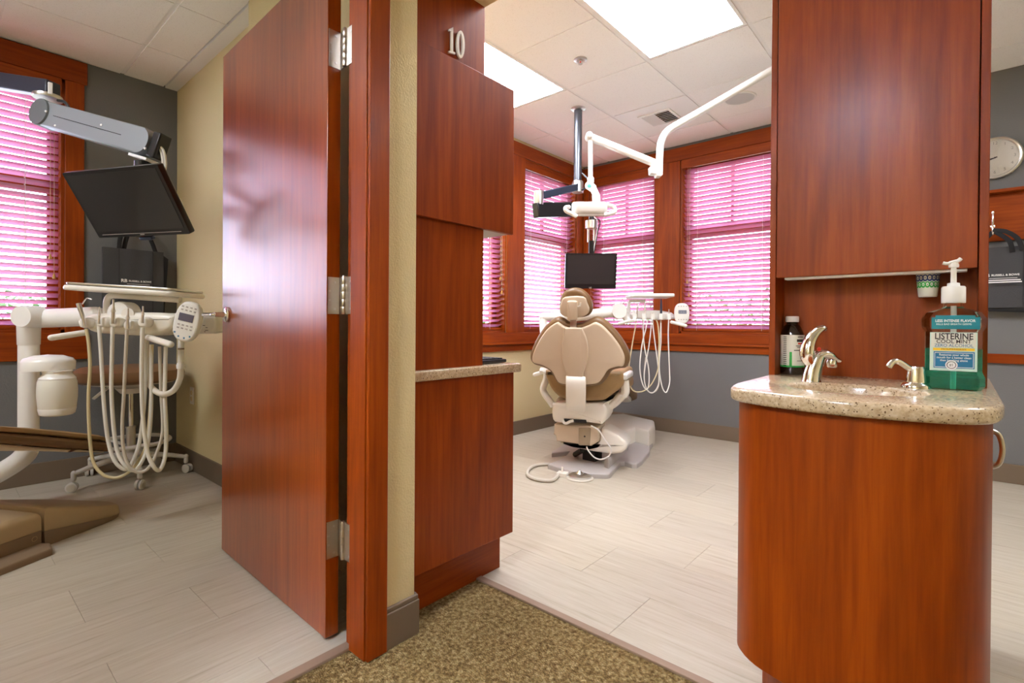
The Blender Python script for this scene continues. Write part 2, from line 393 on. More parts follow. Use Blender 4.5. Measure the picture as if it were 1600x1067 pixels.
# walls
def holed(name, m, axis, p0, p1, lo, hi, holes, label, m2=None, zsplit=None, parent=None):
    """wall of thickness p0..p1 along axis ('x': plane x=const, running in y), with rectangular holes (a0,a1,z0,z1)"""
    A = sorted({lo, hi}|{h[0] for h in holes}|{h[1] for h in holes}); Zs = sorted({0, CEIL+.04}|{h[2] for h in holes}|{h[3] for h in holes})
    mb = MB()
    for i in range(len(A)-1):
        for j in range(len(Zs)-1):
            ca, cz = (A[i]+A[i+1])/2, (Zs[j]+Zs[j+1])/2
            if any(h[0] < ca < h[1] and h[2] < cz < h[3] for h in holes): continue
            if axis == 'x': mb.box(p0, A[i], Zs[j], p1, A[i+1], Zs[j+1])
            else: mb.box(A[i], p0, Zs[j], A[i+1], p1, Zs[j+1])
    o = mb.build(name, m, smooth=False); o['kind'] = 'structure'; o['label'] = label; return o
ZS, ZH = .93, 2.53                                         # window opening
LWIN = (-1.05, .571, ZS, ZH)
holed('wall_left', GREY, 'x', XL-.16, XL, YB, YP, [LWIN], 'charcoal painted wall behind the hanging tote bag')
struct('wall_partition', CREAM, (XL-.16, YP, 0), (-1.43, YP+.10, CEIL), label='cream painted wall behind the open door')
struct('wall_chase', CREAM, (-2.80, 1.10, 0), (-1.43, YP, CEIL), label='cream wall chase hidden by the open door')
FW1, FW2 = (2.55, 3.377, ZS, ZH), (3.615, 4.47, ZS, ZH)
FW3, FW4 = (-2.95, -2.198, ZS, ZH), (-1.957, -1.10, ZS, ZH)
holed('wall_side', CREAM, 'x', XF-.16, XF, YP+.10, YF+.16, [FW1, FW2], 'cream wall below the side windows of the treatment room')
holed('wall_back', GREY, 'y', YF, YF+.16, XF, XE, [FW3, FW4], 'charcoal wall below the far windows of the treatment room')
hw = MB(); hw.box(-1.43, .875, 0, XH, 1.04, CEIL); hw.box(-1.43, -.085, 2.20, XH, .875, CEIL); hw.box(-1.43, YB, 0, XH, -.085, CEIL)
o = hw.build('wall_hallway', YELLOW, smooth=False); o['kind'] = 'structure'; o['label'] = 'yellow wall strip beside the door casing'
struct('wall_right', CREAM, (XE, YB, 0), (XE+.1, YF+.16, CEIL), label='cream wall closing the hallway beyond the sink')
struct('wall_rear', CREAM, (XL-.16, YB-.1, 0), (XE+.1, YB, CEIL), label='cream wall across the end of hallway and exam room')
struct('wall_header', YELLOW, (-1.40, 1.24, 2.215), (XE, 1.405, CEIL), label='yellow header over the opening to the treatment room')

# ceilings with lay-in tiles
def ceiling(name, x0, y0, x1, y1, gx, gy, skip, wide, label, seen):
    """grid of 2x2 ft tiles; gx,gy = line origins; wide = axis whose grid bars are wide"""
    c = struct(name, WHITEP, (x0, y0, CEIL+.012), (x1, y1, CEIL+.06), label=label); s = .610
    ww, wn = .024, .007
    hx, hy = (ww/2, wn/2) if wide == 'x' else (wn/2, ww/2)
    i0, i1 = math.floor((x0-gx)/s), math.ceil((x1-gx)/s); j0, j1 = math.floor((y0-gy)/s), math.ceil((y1-gy)/s)
    for i in range(i0, i1):
        for j in range(j0, j1):
            if (i, j) in skip: continue
            ax, bx_, ay, by = max(x0, gx+i*s), min(x1, gx+(i+1)*s), max(y0, gy+j*s), min(y1, gy+(j+1)*s)
            if bx_-ax < .05 or by-ay < .05: continue
            if not seen(.5*(ax+bx_), .5*(ay+by)): continue
            MB().box(ax+hx, ay+hy, CEIL-.003, bx_-hx, by-hy, CEIL+.014).build('ceiling_tile', CTILE, c, smooth=False)
    # exposed tee bars
    for i in range(i0, i1+1):
        x = gx+i*s
        if x0 < x < x1: MB().box(x-hx*.98, y0, CEIL+.002, x+hx*.98, y1, CEIL+.013).build('grid_bar', WHITEP, c, smooth=False)
    for j in range(j0, j1+1):
        y = gy+j*s
        if y0 < y < y1: MB().box(x0, y-hy*.98, CEIL+.003, x1, y+hy*.98, CEIL+.0135).build('grid_bar', WHITEP, c, smooth=False)
    # wall angle
    return c
GX, GY = -1.50, 3.005
lights_far = {(0, -1), (0, -2), (-2, -1), (-2, -2), (4, -1), (4, -2)}
lights_far = {(0, -1), (0, -2), (-2, -1), (-2, -2), (-1, 1), (4, -1), (4, -2)}
cf = ceiling('ceiling', XF, 1.405, XE, YF, GX, GY, lights_far, 'x', 'white lay-in tile ceiling over the treatment room', lambda x, y: True)
clft = ceiling('ceiling', XL, YB, -1.43, 1.115, -3.73, .865, {(1, -3), (1, -4)}, 'y', 'white lay-in tile ceiling of the room behind the door', lambda x, y: y > -1.7)
struct('ceiling', WHITEP, (XL, 1.115, CEIL-.006), (-1.43, YP, CEIL+.06), label='white ceiling border along the cream wall')
struct('ceiling', WHITEP, (-1.43, YB, CEIL), (XE, 1.405, CEIL+.06), label='white ceiling of the carpeted hallway')
def ceiling_light(x0, y0, x1, y1, label, where=None):
    t = thing('ceiling_light_%s_offscreen' % where if where else 'ceiling_light', label, 'light', ((x0+x1)/2, (y0+y1)/2, CEIL), 'fluorescent ceiling panels')
    fr_ = MB(); e = .018
    fr_.box(x0, y0, CEIL-.004, x1, y0+e, CEIL+.012).box(x0, y1-e, CEIL-.004, x1, y1, CEIL+.012).box(x0, y0+e, CEIL-.004, x0+e, y1-e, CEIL+.012).box(x1-e, y0+e, CEIL-.004, x1, y1-e, CEIL+.012)
    fr_.build('frame', WHITEP, t, smooth=False)
    bx('diffuser_%s_offscreen' % where if where else 'diffuser', LAMPM, (x0+e, y0+e, CEIL), (x1-e, y1-e, CEIL+.010), t)
ceiling_light(-1.49, 1.79, -.90, 2.995, 'bright fluorescent ceiling panel beside the sprinkler head, over the open floor')
ceiling_light(-2.71, 1.79, -2.12, 2.995, 'bright fluorescent ceiling panel partly behind the cabinet with number 10')
ceiling_light(.95, 1.79, 1.54, 2.995, 'fluorescent ceiling panel over the bay with the wall clock', 'clock_bay')
ceiling_light(-3.11, -1.57, -2.52, -.365, 'fluorescent ceiling panel over the brown dental chair', 'exam_room')
ceiling_light(-.90, -1.95, -.30, -.75, 'fluorescent ceiling panel at the end of the carpeted hallway', 'hallway')

# baseboards
def base(name, a, b, label):
    mb = MB().box(*a, *b); o = mb.build(name, BASEB, smooth=False, bevel=.003); o['kind'] = 'structure'; o['label'] = label; return o
base('baseboard_left', (XL, YB, 0), (XL+.014, YP, .128), 'taupe rubber base along the charcoal wall')
base('baseboard_partition', (XL+.014, YP-.014, 0), (-2.80, YP, .128), 'taupe rubber base along the cream wall')
base('baseboard_side', (XF, 1.60, 0), (XF+.014, YF, .125), 'taupe rubber base under the side windows')
base('baseboard_back', (XF+.014, YF-.014, 0), (XE, YF, .125), 'taupe rubber base under the far windows and clock')
bh = MB()
bh.box(XH, .918, -.003, XH+.014, 1.052, .108).box(XH, .918, .108, XH+.011, 1.049, .124).box(XH-.02, 1.04, -.003, XH, 1.052, .124)
o = bh.build('baseboard_hallway', BASEB, smooth=False, bevel=.003); o['kind'] = 'structure'; o['label'] = 'taupe rubber base wrapping the short yellow wall'

# door frame
JY = .862
tr_ = thing('door_frame', 'cherry wood door frame with flat casing against the yellow wall', 'door frame', (-1.38, JY, 0)); tr_['kind'] = 'structure'
bx('jamb', WOODZ, (-1.435, JY, 0), (-1.318, JY+.014, 2.19), tr_, .0015)
bx('door_stop', WOODZ, (-1.398, JY-.014, 0), (-1.3155, JY, 2.175), tr_, .002)
bx('jamb', WOODZ, (-1.435, -.085, 0), (-1.318, -.071, 2.19), tr_)
bx('head_jamb', WOODY, (-1.435, -.071, 2.176), (-1.318, JY, 2.19), tr_)
bx('casing', WOODZ, (XH+.008, .852, 0), (XH+.022, .922, 2.25), tr_, .003)
bx('casing', WOODZ, (XH, -.145, 0), (XH+.020, -.078, 2.25), tr_, .003)
bx('head_casing', WOODY, (XH, -.078, 2.186), (XH+.020, .852, 2.25), tr_, .003)
bx('casing', WOODZ, (-1.45, JY+.012, 0), (-1.43, JY+.072, 2.25), tr_, .003)

# door leaf, swung back into the room
dr = thing('door_1', 'flush cherry veneer door standing open on steel hinges', 'door', (-1.48, .84, 0)); dr['kind'] = 'structure'
dA, dB = V(-1.487, .820, 0), V(-2.417, .845, 0); dd = (dB-dA).normalized(); dn = V(dd.y, -dd.x, 0)      # dn points to the back of the door
if dn.y < 0: dn = -dn
DT = .044; Hd0, Hd1 = .012, 2.155
cN = (dA+dB)/2+dn*DT/2+Z_*(Hd0+Hd1)/2; half = (dB-dA).length/2
MB().obox(cN, dd*half, dn*DT/2, Z_*(Hd1-Hd0)/2).build('door_leaf', DOORW, dr, bevel=.0015)
# lever handle on the far edge
hp = dA+dd*(2*half-.062)+Z_*1.035
lv = MB().lathe([(.0005, 0), (.031, 0), (.033, .004), (.033, .008), (.028, .012), (.012, .014), (.011, .05)], hp, -dn, 28)
lv.tube(cat([hp-dn*.045, hp-dn*.052+dd*.004, hp-dn*.054+dd*.02, hp-dn*.054+dd*.05, hp-dn*.055+dd*.115], 5), .0105, 10, .8).build('lever_handle', CHROME, dr)
MB().lathe([(.0005, 0), (.033, 0), (.033, .008), (.010, .012), (.010, .05)], hp+dn*DT, dn, 24).tube([hp+dn*(DT+.045), hp+dn*(DT+.05)+dd*.12], .010, 10).build('lever_handle', CHROME, dr)
ep = dB+Z_*1.035+dn*DT/2
MB().obox(ep+dd*.0008, dd*.001, dn*.0125, Z_*.055).build('latch_plate', NICKEL, dr)
# hinges: leaf on the door edge, knuckle, leaf on the jamb
kx = V(-1.452, .858, 0)
for zc in (1.862, 1.088, .318):
    h2 = .058
    ea = dA+dn*.001+V(0, 0, zc)
    lf = MB().obox(dA-dd*.0012+dn*(DT/2+.0)+Z_*zc, dd*.0012, dn*(DT/2-.003), Z_*h2)
    lf.obox((dA+dn*DT-dd*.001+kx)/2+Z_*zc, (kx-(dA+dn*DT-dd*.001))/2, V(0, .0015, 0)+dd*.0, Z_*h2)
    hl = lf.build('hinge', NICKEL, dr)
    kn = MB()
    for q in range(5): kn.lathe([(.0005, 0), (.0070, 0), (.0074, .0006), (.0074, .0224), (.0070, .0230), (.0005, .0230)], kx+Z_*(zc-h2+q*.0232), Z_, 14)
    kn.lathe([(.0005, 0), (.006, 0), (.0045, .004), (.0005, .005)], kx+Z_*(zc+h2), Z_, 12); kn.build('hinge_knuckle', NICKEL, hl)
    MB().box(-1.446, JY-.0025, zc-h2, -1.400, JY-.0002, zc+h2).build('hinge_leaf', NICKEL, hl)
    sw = MB()
    for dz, o1 in ((.042, .016), (.014, .034), (-.014, .034), (-.042, .016)):
        sw.lathe([(.0005, 0), (.0038, 0), (.0038, .0012), (.0005, .0014)], dA-dd*.0024+dn*(DT-.002-o1)+Z_*(zc+dz), -dd, 10)
        sw.lathe([(.0005, 0), (.0038, 0), (.0038, .0012), (.0005, .0014)], V(-1.418 if o1 < .02 else -1.405, JY-.0025, zc+dz), -Y_, 10)
    sw.build('screw', STEEL, hl)

# ------------------------------------------------------------------ windows, trim, blinds
def frame_axes(axis, plane, inn):
    """returns P(a, d, z): a along wall, d depth outwards from inner face"""
    if axis == 'x': return lambda a, d, z: V(plane-d, a, z)
    return lambda a, d, z: V(a, plane+d, z)
def abox(mb, P, a0, a1, d0, d1, z0, z1):
    p, q = P(a0, d0, z0), P(a1, d1, z1); return mb.box(p.x, p.y, p.z, q.x, q.y, q.z)
def window(n, axis, plane, hole, label):
    P = frame_axes(axis, plane, 1); a0, a1, z0, z1 = hole; H_ = WOODY if axis == 'x' else WOODX
    w_ = thing('window_%d' % n, label, 'window', P((a0+a1)/2, .08, z0)); w_['kind'] = 'structure'
    for x0, x1 in ((a0, a0+.018), (a1-.018, a1)): abox(MB(), P, x0, x1, 0, .155, z0, z1).build('jamb', WOODZ, w_, smooth=False)
    abox(MB(), P, a0, a1, 0, .155, z1-.018, z1).build('head_jamb', H_, w_, smooth=False)
    abox(MB(), P, a0, a1, 0, .155, z0, z0+.02).build('sill', H_, w_, smooth=False)
    d0, d1 = .10, .145; b0, b1 = a0+.018, a1-.018; zm = 1.865
    for x0, x1 in ((b0, b0+.055), (b1-.055, b1)): abox(MB(), P, x0, x1, d0, d1, z0+.02, z1-.018).build('stile', WOODZ, w_, smooth=False)
    for y0, y1 in ((z0+.02, z0+.085), (zm-.040, zm+.040), (z1-.073, z1-.018)): abox(MB(), P, b0+.055, b1-.055, d0, d1, y0, y1).build('rail', H_, w_, smooth=False)
    am = (a0+a1)/2
    abox(MB(), P, am-.011, am+.011, d0+.005, d1-.005, zm+.04, z1-.073).build('muntin', WOODZ, w_, smooth=False)
    abox(MB(), P, b0+.05, b1-.05, .118, .122, z0+.08, zm-.035).build('pane', GLASS, w_, smooth=False)
    abox(MB(), P, b0+.05, b1-.05, .118, .122, zm+.035, z1-.068).build('pane', GLASS, w_, smooth=False)
window(1, 'x', XL, LWIN, 'tall wood window beside the hanging tote bag')
window(2, 'x', XF, FW1, 'side window half hidden by the cabinet with number 10')
window(3, 'x', XF, FW2, 'side window meeting the room corner behind the ceiling pole')
window(4, 'y', YF, FW3, 'far window meeting the room corner behind the hanging monitor')
window(5, 'y', YF, FW4, 'far window between the wood post and the sink column')

def blind(axis, plane, hole, label, cords, val, wandside, tdeg=35):
    P = frame_axes(axis, plane, 1); a0, a1, z0, z1 = hole; a0 += .022; a1 -= .022; am = (a0+a1)/2
    m = SLATY if axis == 'x' else SLATX; mv = WOODY if axis == 'x' else WOODX
    t = thing('window_blind', label, 'blind', P(am, .05, z0+.02), 'red wood slat blinds')
    abox(MB(), P, a0-.004, a1+.004, -.034 if val else .002, -.018 if val else .02, z1-.085, z1-.005).build('valance', mv, t, bevel=.003)
    abox(MB(), P, a0, a1, .02, .075, z1-.06, z1-.02).build('head_rail', mv, t, smooth=False)
    tilt = math.radians(tdeg); hw_ = .025
    wv = (P(0, 0, 0)-P(0, 1, 0)).normalized()*math.cos(tilt)+Z_*math.sin(tilt)           # towards the room the slat rises
    av = P(1, 0, 0)-P(0, 0, 0); nv = wv.cross(av).normalized()
    ztop, zbot = z1-.10, z0+.062; n = int((ztop-zbot)/.0425); first = None
    for k in range(n+1):
        zc = ztop-(ztop-zbot)*k/n
        if first is None:
            mb = MB(); base_ = P(am, .048, zc)
            hl = (a1-a0)/2; pr = []
            for s_ in (-1, -.5, 0, .5, 1): pr.append((s_*hw_, .0022*(1-s_*s_)))
            vv = []
            for side in (-1, 1):
                for th in (.0014, -.0014):
                    for (x, y) in pr: vv.append(base_+av*side*hl+wv*x+nv*(y+th))
            ff = []
            for q in range(4): ff += [(q, q+1, q+11, q+10), (q+5, q+15, q+16, q+6)]
            ff += [(0, 10, 15, 5), (4, 9, 19, 14), (0, 5, 6, 1), (1, 6, 7, 2), (2, 7, 8, 3), (3, 8, 9, 4), (10, 11, 16, 15), (11, 12, 17, 16), (12, 13, 18, 17), (13, 14, 19, 18)]
            first = mb.add(vv, ff).build('slat', m, t); z_first = zc
        else:
            c = first.copy(); col.objects.link(c); c.parent = t; c.location = (0, 0, zc-z_first)
    abox(MB(), P, a0, a1, .026, .072, z0+.022, z0+.044).build('bottom_rail', mv, t, bevel=.004)
    for f in cords:
        a = a0+(a1-a0)*f; mb = MB()
        mb.tube([P(a, .022, z1-.09), P(a, .022, z0+.03)], .0011, 5); mb.tube([P(a, .074, z1-.09), P(a, .074, z0+.03)], .0011, 5)
        for k in range(n+1):
            zc = ztop-(ztop-zbot)*k/n; mb.tube([P(a, .022, zc-.012), P(a, .074, zc-.034)], .0008, 4)
        mb.build('ladder_cord', HOSEW, t, smooth=False)
    if wandside is not None:
        a = a0+.045 if wandside == 0 else a1-.045
        for da, zz in ((0, 1.42), (.018, 1.30)):
            cd = MB().tube([P(a+da, .005, z1-.05), P(a+da, .005, zz)], .0012, 5).build('lift_cord', HOSEY, t, smooth=False)
            MB().lathe([(.001, 0), (.008, 0), (.009, .012), (.004, .032), (.001, .034)], P(a+da, .005, zz-.03), Z_, 10).build('tassel', WOODH, cd)
    return t
blind('x', XL, LWIN, 'red wood slat blind behind the grey monitor arm', (.22, .55, .90), True, 1, 29)
blind('x', XF, FW1, 'red wood slat blind half hidden by the cabinet with number 10', (.2, .8), False, 1, 24)
blind('x', XF, FW2, 'red wood slat blind on the side wall next to the room corner', (.14, .86), False, None, 24)
blind('y', YF, FW3, 'red wood slat blind behind the hanging monitor on the far wall', (.2, .82), False, None)
blind('y', YF, FW4, 'red wood slat blind between the wood post and the sink column', (.16, .84), True, 0)

def trim(n, m, a, b, label, bevel=.003): struct('trim_%d' % n, m, a, b, bevel=bevel, label=label)
q = .018
# room behind the door
trim(3, WOODY, (XL, -1.25, ZH), (XL+q+.006, .680, CEIL-.012), 'cherry head casing above the window beside the tote bag')
trim(4, WOODZ, (XL, .571, ZS), (XL+q, .666, ZH), 'cherry side casing between blind and tote bag')
trim(5, WOODY, (XL, -1.25, .760), (XL+q, .690, ZS), 'cherry apron casing under the window beside the tote bag')
trim(6, WOODZ, (XL, -1.15, ZS), (XL+q, -1.05, ZH), 'cherry side casing at the far side of the window')
# treatment room, side wall
trim(7, WOODY, (XF, 2.40, ZH), (XF+q+.004, YF, CEIL-.03), 'cherry head casing over the side windows')
trim(8, WOODZ, (XF, 3.377, ZS), (XF+q, 3.615, ZH), 'cherry post between the two side windows')
trim(9, WOODY, (XF, 2.40, .845), (XF+q, YF, ZS), 'cherry sill board under the side windows')
trim(10, WOODY, (XF, 2.40, .825), (XF+q+.02, YF, .845), 'cherry sill nosing under the side windows')
trim(11, WOODY, (XF, 2.40, .765), (XF+q, YF, .825), 'cherry apron under the side windows')
trim(12, WOODZ, (XF, 4.47, ZS), (XF+q, YF-.018, ZH), 'narrow cherry corner post beside the side window')
# far wall
x0 = XF+q
trim(13, WOODX, (x0, YF-q-.004, ZH), (-.95, YF, CEIL-.03), 'cherry head casing over the far windows')
trim(14, WOODZ, (-2.198, YF-q, ZS), (-1.957, YF, ZH), 'broad cherry post between the far windows')
trim(15, WOODX, (x0, YF-q, .845), (-.95, YF, ZS), 'cherry sill board under the far windows')
trim(16, WOODX, (x0+.02, YF-q-.02, .825), (-.95, YF, .845), 'cherry sill nosing under the far windows')
trim(17, WOODX, (x0, YF-q, .765), (-.95, YF, .825), 'cherry apron under the far windows')
trim(18, WOODZ, (x0, YF-q, ZS), (-2.95, YF, ZH), 'narrow cherry corner post beside the far window')
trim(19, WOODX, (-.95, YF-q, .770), (XE, YF, .832), 'cherry chair rail along the charcoal wall under the coat bag')
trim(20, WOODZ, (-1.10, YF-q, ZS), (-.95, YF, ZH), 'cherry side casing behind the sink column')

# ------------------------------------------------------------------ outdoors
struct('ground', GROUND, (-40, -40, -.5), (40, 40, -.35), label='pale paving outside the windows')
def hedge(name, x0, y0, x1, y1, h, label):
    mb = MB(); rnd = random.Random(hash((x0, y0)) % 999)
    for k in range(4200):
        x, y, z = rnd.uniform(x0, x1), rnd.uniform(y0, y1), -.35+(h+.35)*rnd.random()**1.1
        s_ = rnd.uniform(.03, .07); a, b = Vector((rnd.uniform(-1, 1), rnd.uniform(-1, 1), rnd.uniform(-1, 1))).normalized()*s_, Vector((rnd.uniform(-1, 1), rnd.uniform(-1, 1), rnd.uniform(-1, 1))).normalized()*s_*.5
        c = V(x, y, z); mb.add([c-a, c+b, c+a, c-b], [(0, 1, 2, 3)])
    mb.box(x0+.1, y0+.1, -.36, x1-.1, y1-.1, h*.45)
    o = mb.build(name, LEAF, smooth=False); o['label'] = label; o['category'] = 'hedge'; o['group'] = 'hedges outside the windows'; return o
hedge('hedge', -4.6, 7.2, .8, 8.0, 1.5, 'low green hedge outside the far windows')
hedge('hedge', -6.4, 1.8, -5.7, 6.2, 1.55, 'low green hedge outside the side windows')
hedge('hedge', -7.6, -3.5, -6.9, 1.2, 1.3, 'low green hedge outside the window beside the tote bag')
# ================================================================== CABINETS LEFT OF THE TREATMENT ROOM
XP = -1.36
bc = thing('base_cabinet', 'cherry base cabinet with a plain end panel on a recessed plinth', 'cabinet', (-2.1, 1.4, 0))
bx('end_panel', WOODZ, (XP-.02, 1.052, .157), (XP, 1.567, .808), bc, .0015)
bx('toe_kick', WOODY, (-2.95, 1.052, -.004), (-1.42, 1.553, .157), bc) if False else MB().box(-1.43, 1.052, -.004, -1.418, 1.553, .157).box(-2.95, 1.541, -.004, -1.43, 1.553, .157).build('toe_kick', WOODY, bc, smooth=False)
bx('body', WOODZ, (-2.95, 1.292, .157), (XP-.02, 1.547, .806), bc)
for k in range(3):
    xa = -2.94+k*.52; d_ = bx('cabinet_door', WOODZ, (xa, 1.547, .165), (xa+.512, 1.565, .800), bc, .0015)
    MB().tube(cat([V(xa+.46, 1.565, .60), V(xa+.46, 1.59, .62), V(xa+.46, 1.59, .68), V(xa+.46, 1.565, .70)], 4), .005, 8).build('handle', NICKEL, d_)
ct = bx('countertop', STONE, (-2.96, 1.290, .808), (-1.345, 1.596, .843), None, .008, label='beige speckled straight countertop carrying the black keyboard', category='countertop')
ctm = MB().box(-2.96, 1.292, .808, -1.432, 1.596, .843).box(-1.432, 1.048, .808, -1.345, 1.596, .843)
bpy.data.objects.remove(ct)
ctm = MB(); ctm.slab([V(-2.96, 1.292, .808), V(-1.430, 1.292, .808), V(-1.430, 1.048, .808), V(-1.345, 1.048, .808), V(-1.345, 1.596, .808), V(-2.96, 1.596, .808)], Z_, .035, .006, 3)
ctm.build('countertop', STONE, None, label='beige speckled straight countertop carrying the black keyboard', category='countertop')
pn = thing('pier_panel', 'tall cherry end panel rising to the ceiling behind the room number', 'panel', (-1.39, 1.2, .843))
bx('lower_panel', WOODZ, (-1.43, 1.052, .843), (-1.378, 1.405, 1.364), pn, .0012)
bx('upper_panel', WOODZ, (-1.43, 1.052, 1.945), (-1.378, 1.405, CEIL), pn, .0012)
bx('backing', WOODZ, (-1.43, 1.052, 1.364), (-1.400, 1.395, 1.945), pn)
wc = thing('wall_cabinet', 'cherry upper cabinet end overhanging the straight countertop', 'cabinet', (-1.9, 1.4, 1.364))
bx('end_panel', WOODZ, (XP-.02, 1.052, 1.364), (XP, 1.558, 1.945), wc, .0015)
bx('body', WOODZ, (-2.6, 1.292, 1.372), (-1.43, 1.540, 1.940), wc)
bx('body', WOODZ, (-1.43, 1.40, 1.372), (XP-.02, 1.540, 1.940), wc)
bx('bottom_board', GREYP, (-2.6, 1.40, 1.364), (XP-.02, 1.545, 1.372), wc)
for k in range(2):
    xa = -2.59+k*.60; bx('cabinet_door', WOODZ, (xa, 1.540, 1.366), (xa+.594, 1.558, 1.943), wc, .0015)
# number 10
rn = thing('room_number', 'pale metal numerals reading 10 on the cherry panel', 'number sign', ONX(710, 68, -1.372))
XN = -1.378
def digit(pts_list, name):
    for pts in pts_list: pass
def num_outline(u0, v0, u1, v1, pts):
    return [ONX(u0+(u1-u0)*a, v0+(v1-v0)*b, XN+.004) for a, b in pts]
one = [(.30, .06), (.66, 0), (.66, .90), (.95, .92), (.95, 1), (.08, .985), (.08, .905), (.36, .90), (.36, .15), (.10, .17), (.10, .10)]
MB().slab([ONX(698.5+11.5*a+0*b, 42+42*b+2.5*a, XN+.003) for a, b in one], X_, .008, .001, 1).build('digit_one', PLAST, rn)
zero_o = [(.5+.5*math.cos(t), .5+.5*math.sin(t)) for t in [2*math.pi*k/28 for k in range(28)]]
zc_ = []; zi_ = []
for a, b in zero_o:
    zc_.append(ONX(711.5+12.5*a, 47.5+43*b+2.8*a, XN+.003)); zi_.append(ONX(711.5+12.5*(.5+(a-.5)*.42), 47.5+43*(.5+(b-.5)*.78)+2.8*a, XN+.003))
mb = MB(); N_ = 28; e8 = X_*.008
mb.add(zc_+[p+e8 for p in zc_]+zi_+[p+e8 for p in zi_], [f for i in range(N_) for f in ((i, (i+1) % N_, N_+(i+1) % N_, N_+i), (2*N_+i, 3*N_+i, 3*N_+(i+1) % N_, 2*N_+(i+1) % N_), (N_+i, N_+(i+1) % N_, 3*N_+(i+1) % N_, 3*N_+i), (i, 2*N_+i, 2*N_+(i+1) % N_, (i+1) % N_))])
mb.build('digit_zero', PLAST, rn)
pinm = MB()
for u, v in ((703, 46), (703, 80), (718, 51), (718, 89)): pinm.tube([ONX(u, v, XN), ONX(u, v, XN+.004)], .002, 6)
pinm.build('mounting_pin', NICKEL, rn)
# keyboard and small stand on the counter
kb = thing('keyboard', 'black computer keyboard at the end of the straight countertop', 'keyboard', (-1.60, 1.50, .843))
kx0, kx1, ky0, ky1 = -1.83, -1.405, 1.435, 1.572
MB().slab([V(kx0, ky0, .845), V(kx1, ky0, .845), V(kx1, ky1, .845), V(kx0, ky1, .845)], Z_, .014, .004, 2).build('keyboard_body', BLACK, kb)
for sx_ in (kx0+.02, kx1-.03): bx('foot', BLACKM, (sx_, ky0+.02, .842), (sx_+.012, ky1-.02, .846), kb)
km = MB()
for i in range(18):
    for j in range(5): km.box(kx0+.012+i*.0225, ky0+.012+j*.0235, .859, kx0+.030+i*.0225, ky0+.031+j*.0235, .864)
km.build('keys', BLACKM, kb, smooth=False, kind='stuff')
pt_ = thing('card_stand', 'small white easel stand behind the black keyboard', 'stand', (-1.66, 1.40, .843))
cx_, cy_ = -1.655, 1.408
MB().box(cx_-.03, cy_-.03, .842, cx_+.05, cy_+.012, .850).build('foot', PLASTW, pt_, bevel=.002)
MB().tube([V(cx_+.01, cy_-.012, .848), V(cx_-.012, cy_-.012, .905)], .007, 8).tube([V(cx_+.03, cy_-.012, .848), V(cx_-.006, cy_-.012, .91)], .005, 8).build('leg', PLASTW, pt_)
MB().box(cx_-.03, cy_-.02, .888, cx_+.025, cy_+.005, .915).build('cradle', PLASTW, pt_, bevel=.004)

# ================================================================== SINK COLUMN
XC, YS = -.197, 1.808                  # centre line, front of side panels
def bow(hw, yf, ys, yb, n=24, rs=.10):
    """plan outline with bowed front: half width hw, front at yf, shoulders ys, back yb"""
    pts = [V(XC-hw, yb, 0), V(XC-hw, ys, 0)]
    ctrl = [(-hw, ys), (-hw*.985, ys-.07), (-hw*.90, yf+.085), (-hw*.62, yf+.032), (0, yf), (hw*.62, yf+.032), (hw*.90, yf+.085), (hw*.985, ys-.07), (hw, ys)]
    pts = [V(XC-hw, yb, 0)]+[V(XC+p.x, p.y, 0) for p in cat([V(a, b, 0) for a, b in ctrl], 5)]+[V(XC+hw, yb, 0)]
    return pts
sb = thing('sink_cabinet', 'curved cherry sink base cabinet under the speckled basin top', 'cabinet', (XC, 1.7, 0))
MB().slab([p+Z_*.157 for p in bow(.254, 1.312, 1.53, 2.20)], Z_, .651, .002, 1).build('curved_body', WOODZ, sb)
MB().slab([p+Z_*-.004 for p in bow(.205, 1.40, 1.58, 2.15)], Z_, .162).build('toe_kick', WOODZ, sb)
bx('cabinet_door', WOODZ, (XC+.246, 1.60, .17), (XC+.2555, 2.18, .80), sb, .002)
hb = ONX(1558, 700, .085); hy = 1.68
MB().tube(cat([V(.056, hy, .755), V(.073, hy, .745), V(.080, hy, .71), V(.073, hy, .675), V(.056, hy, .665)], 6), .0055, 10).build('handle', NICKEL, sb)
# countertop with basin
stop = thing('sink_countertop', 'beige speckled sink top with bowed front and moulded oval basin', 'countertop', (XC, 1.6, .808))
out = bow(.271, 1.288, 1.52, 2.20)
BCx, BCy, BA, BB = XC-.005, 1.552, .150, .118
def basin_pt(t, k=1.0): return V(BCx+BA*k*math.cos(t), BCy+BB*k*math.sin(t), 0)
bm = bmesh.new(); N = len(out)
cx0, cy0 = BCx, BCy
def ringv(pts, z): return [bm.verts.new((p.x-XC, p.y-1.6, z-.808)) for p in pts]
oc = sum(out, V(0, 0, 0))/N
def insd(d):
    r_ = []
    for i in range(N):
        e1 = (out[i]-out[i-1]).normalized(); e2 = (out[(i+1) % N]-out[i]).normalized(); a = V(-e1.y, e1.x, 0)+V(-e2.y, e2.x, 0); a.normalize(); r_.append(a)
    s_ = 1 if (oc-out[N//2]).dot(r_[N//2]) > 0 else -1
    return [out[i]+r_[i]*s_*d for i in range(N)]
rings = [ringv(insd(.012), .808)]
for k in range(5): a = math.pi/2*k/4; rings.append(ringv(insd(.010*(1-math.sin(a))), .808+.010*(1-math.cos(a))))
for k in range(5): a = math.pi/2*k/4; rings.append(ringv(insd(.010*(1-math.cos(a))), .833+.010*math.sin(a)))
for i in range(len(rings)-1):
    for j in range(N): bm.faces.new((rings[i][j], rings[i][(j+1) % N], rings[i+1][(j+1) % N], rings[i+1][j]))
M_ = 48; prof = [(1.05, .843), (1.02, .8425), (.99, .838), (.96, .828), (.92, .808), (.84, .775), (.70, .748), (.45, .735), (.15, .730)]
br = []
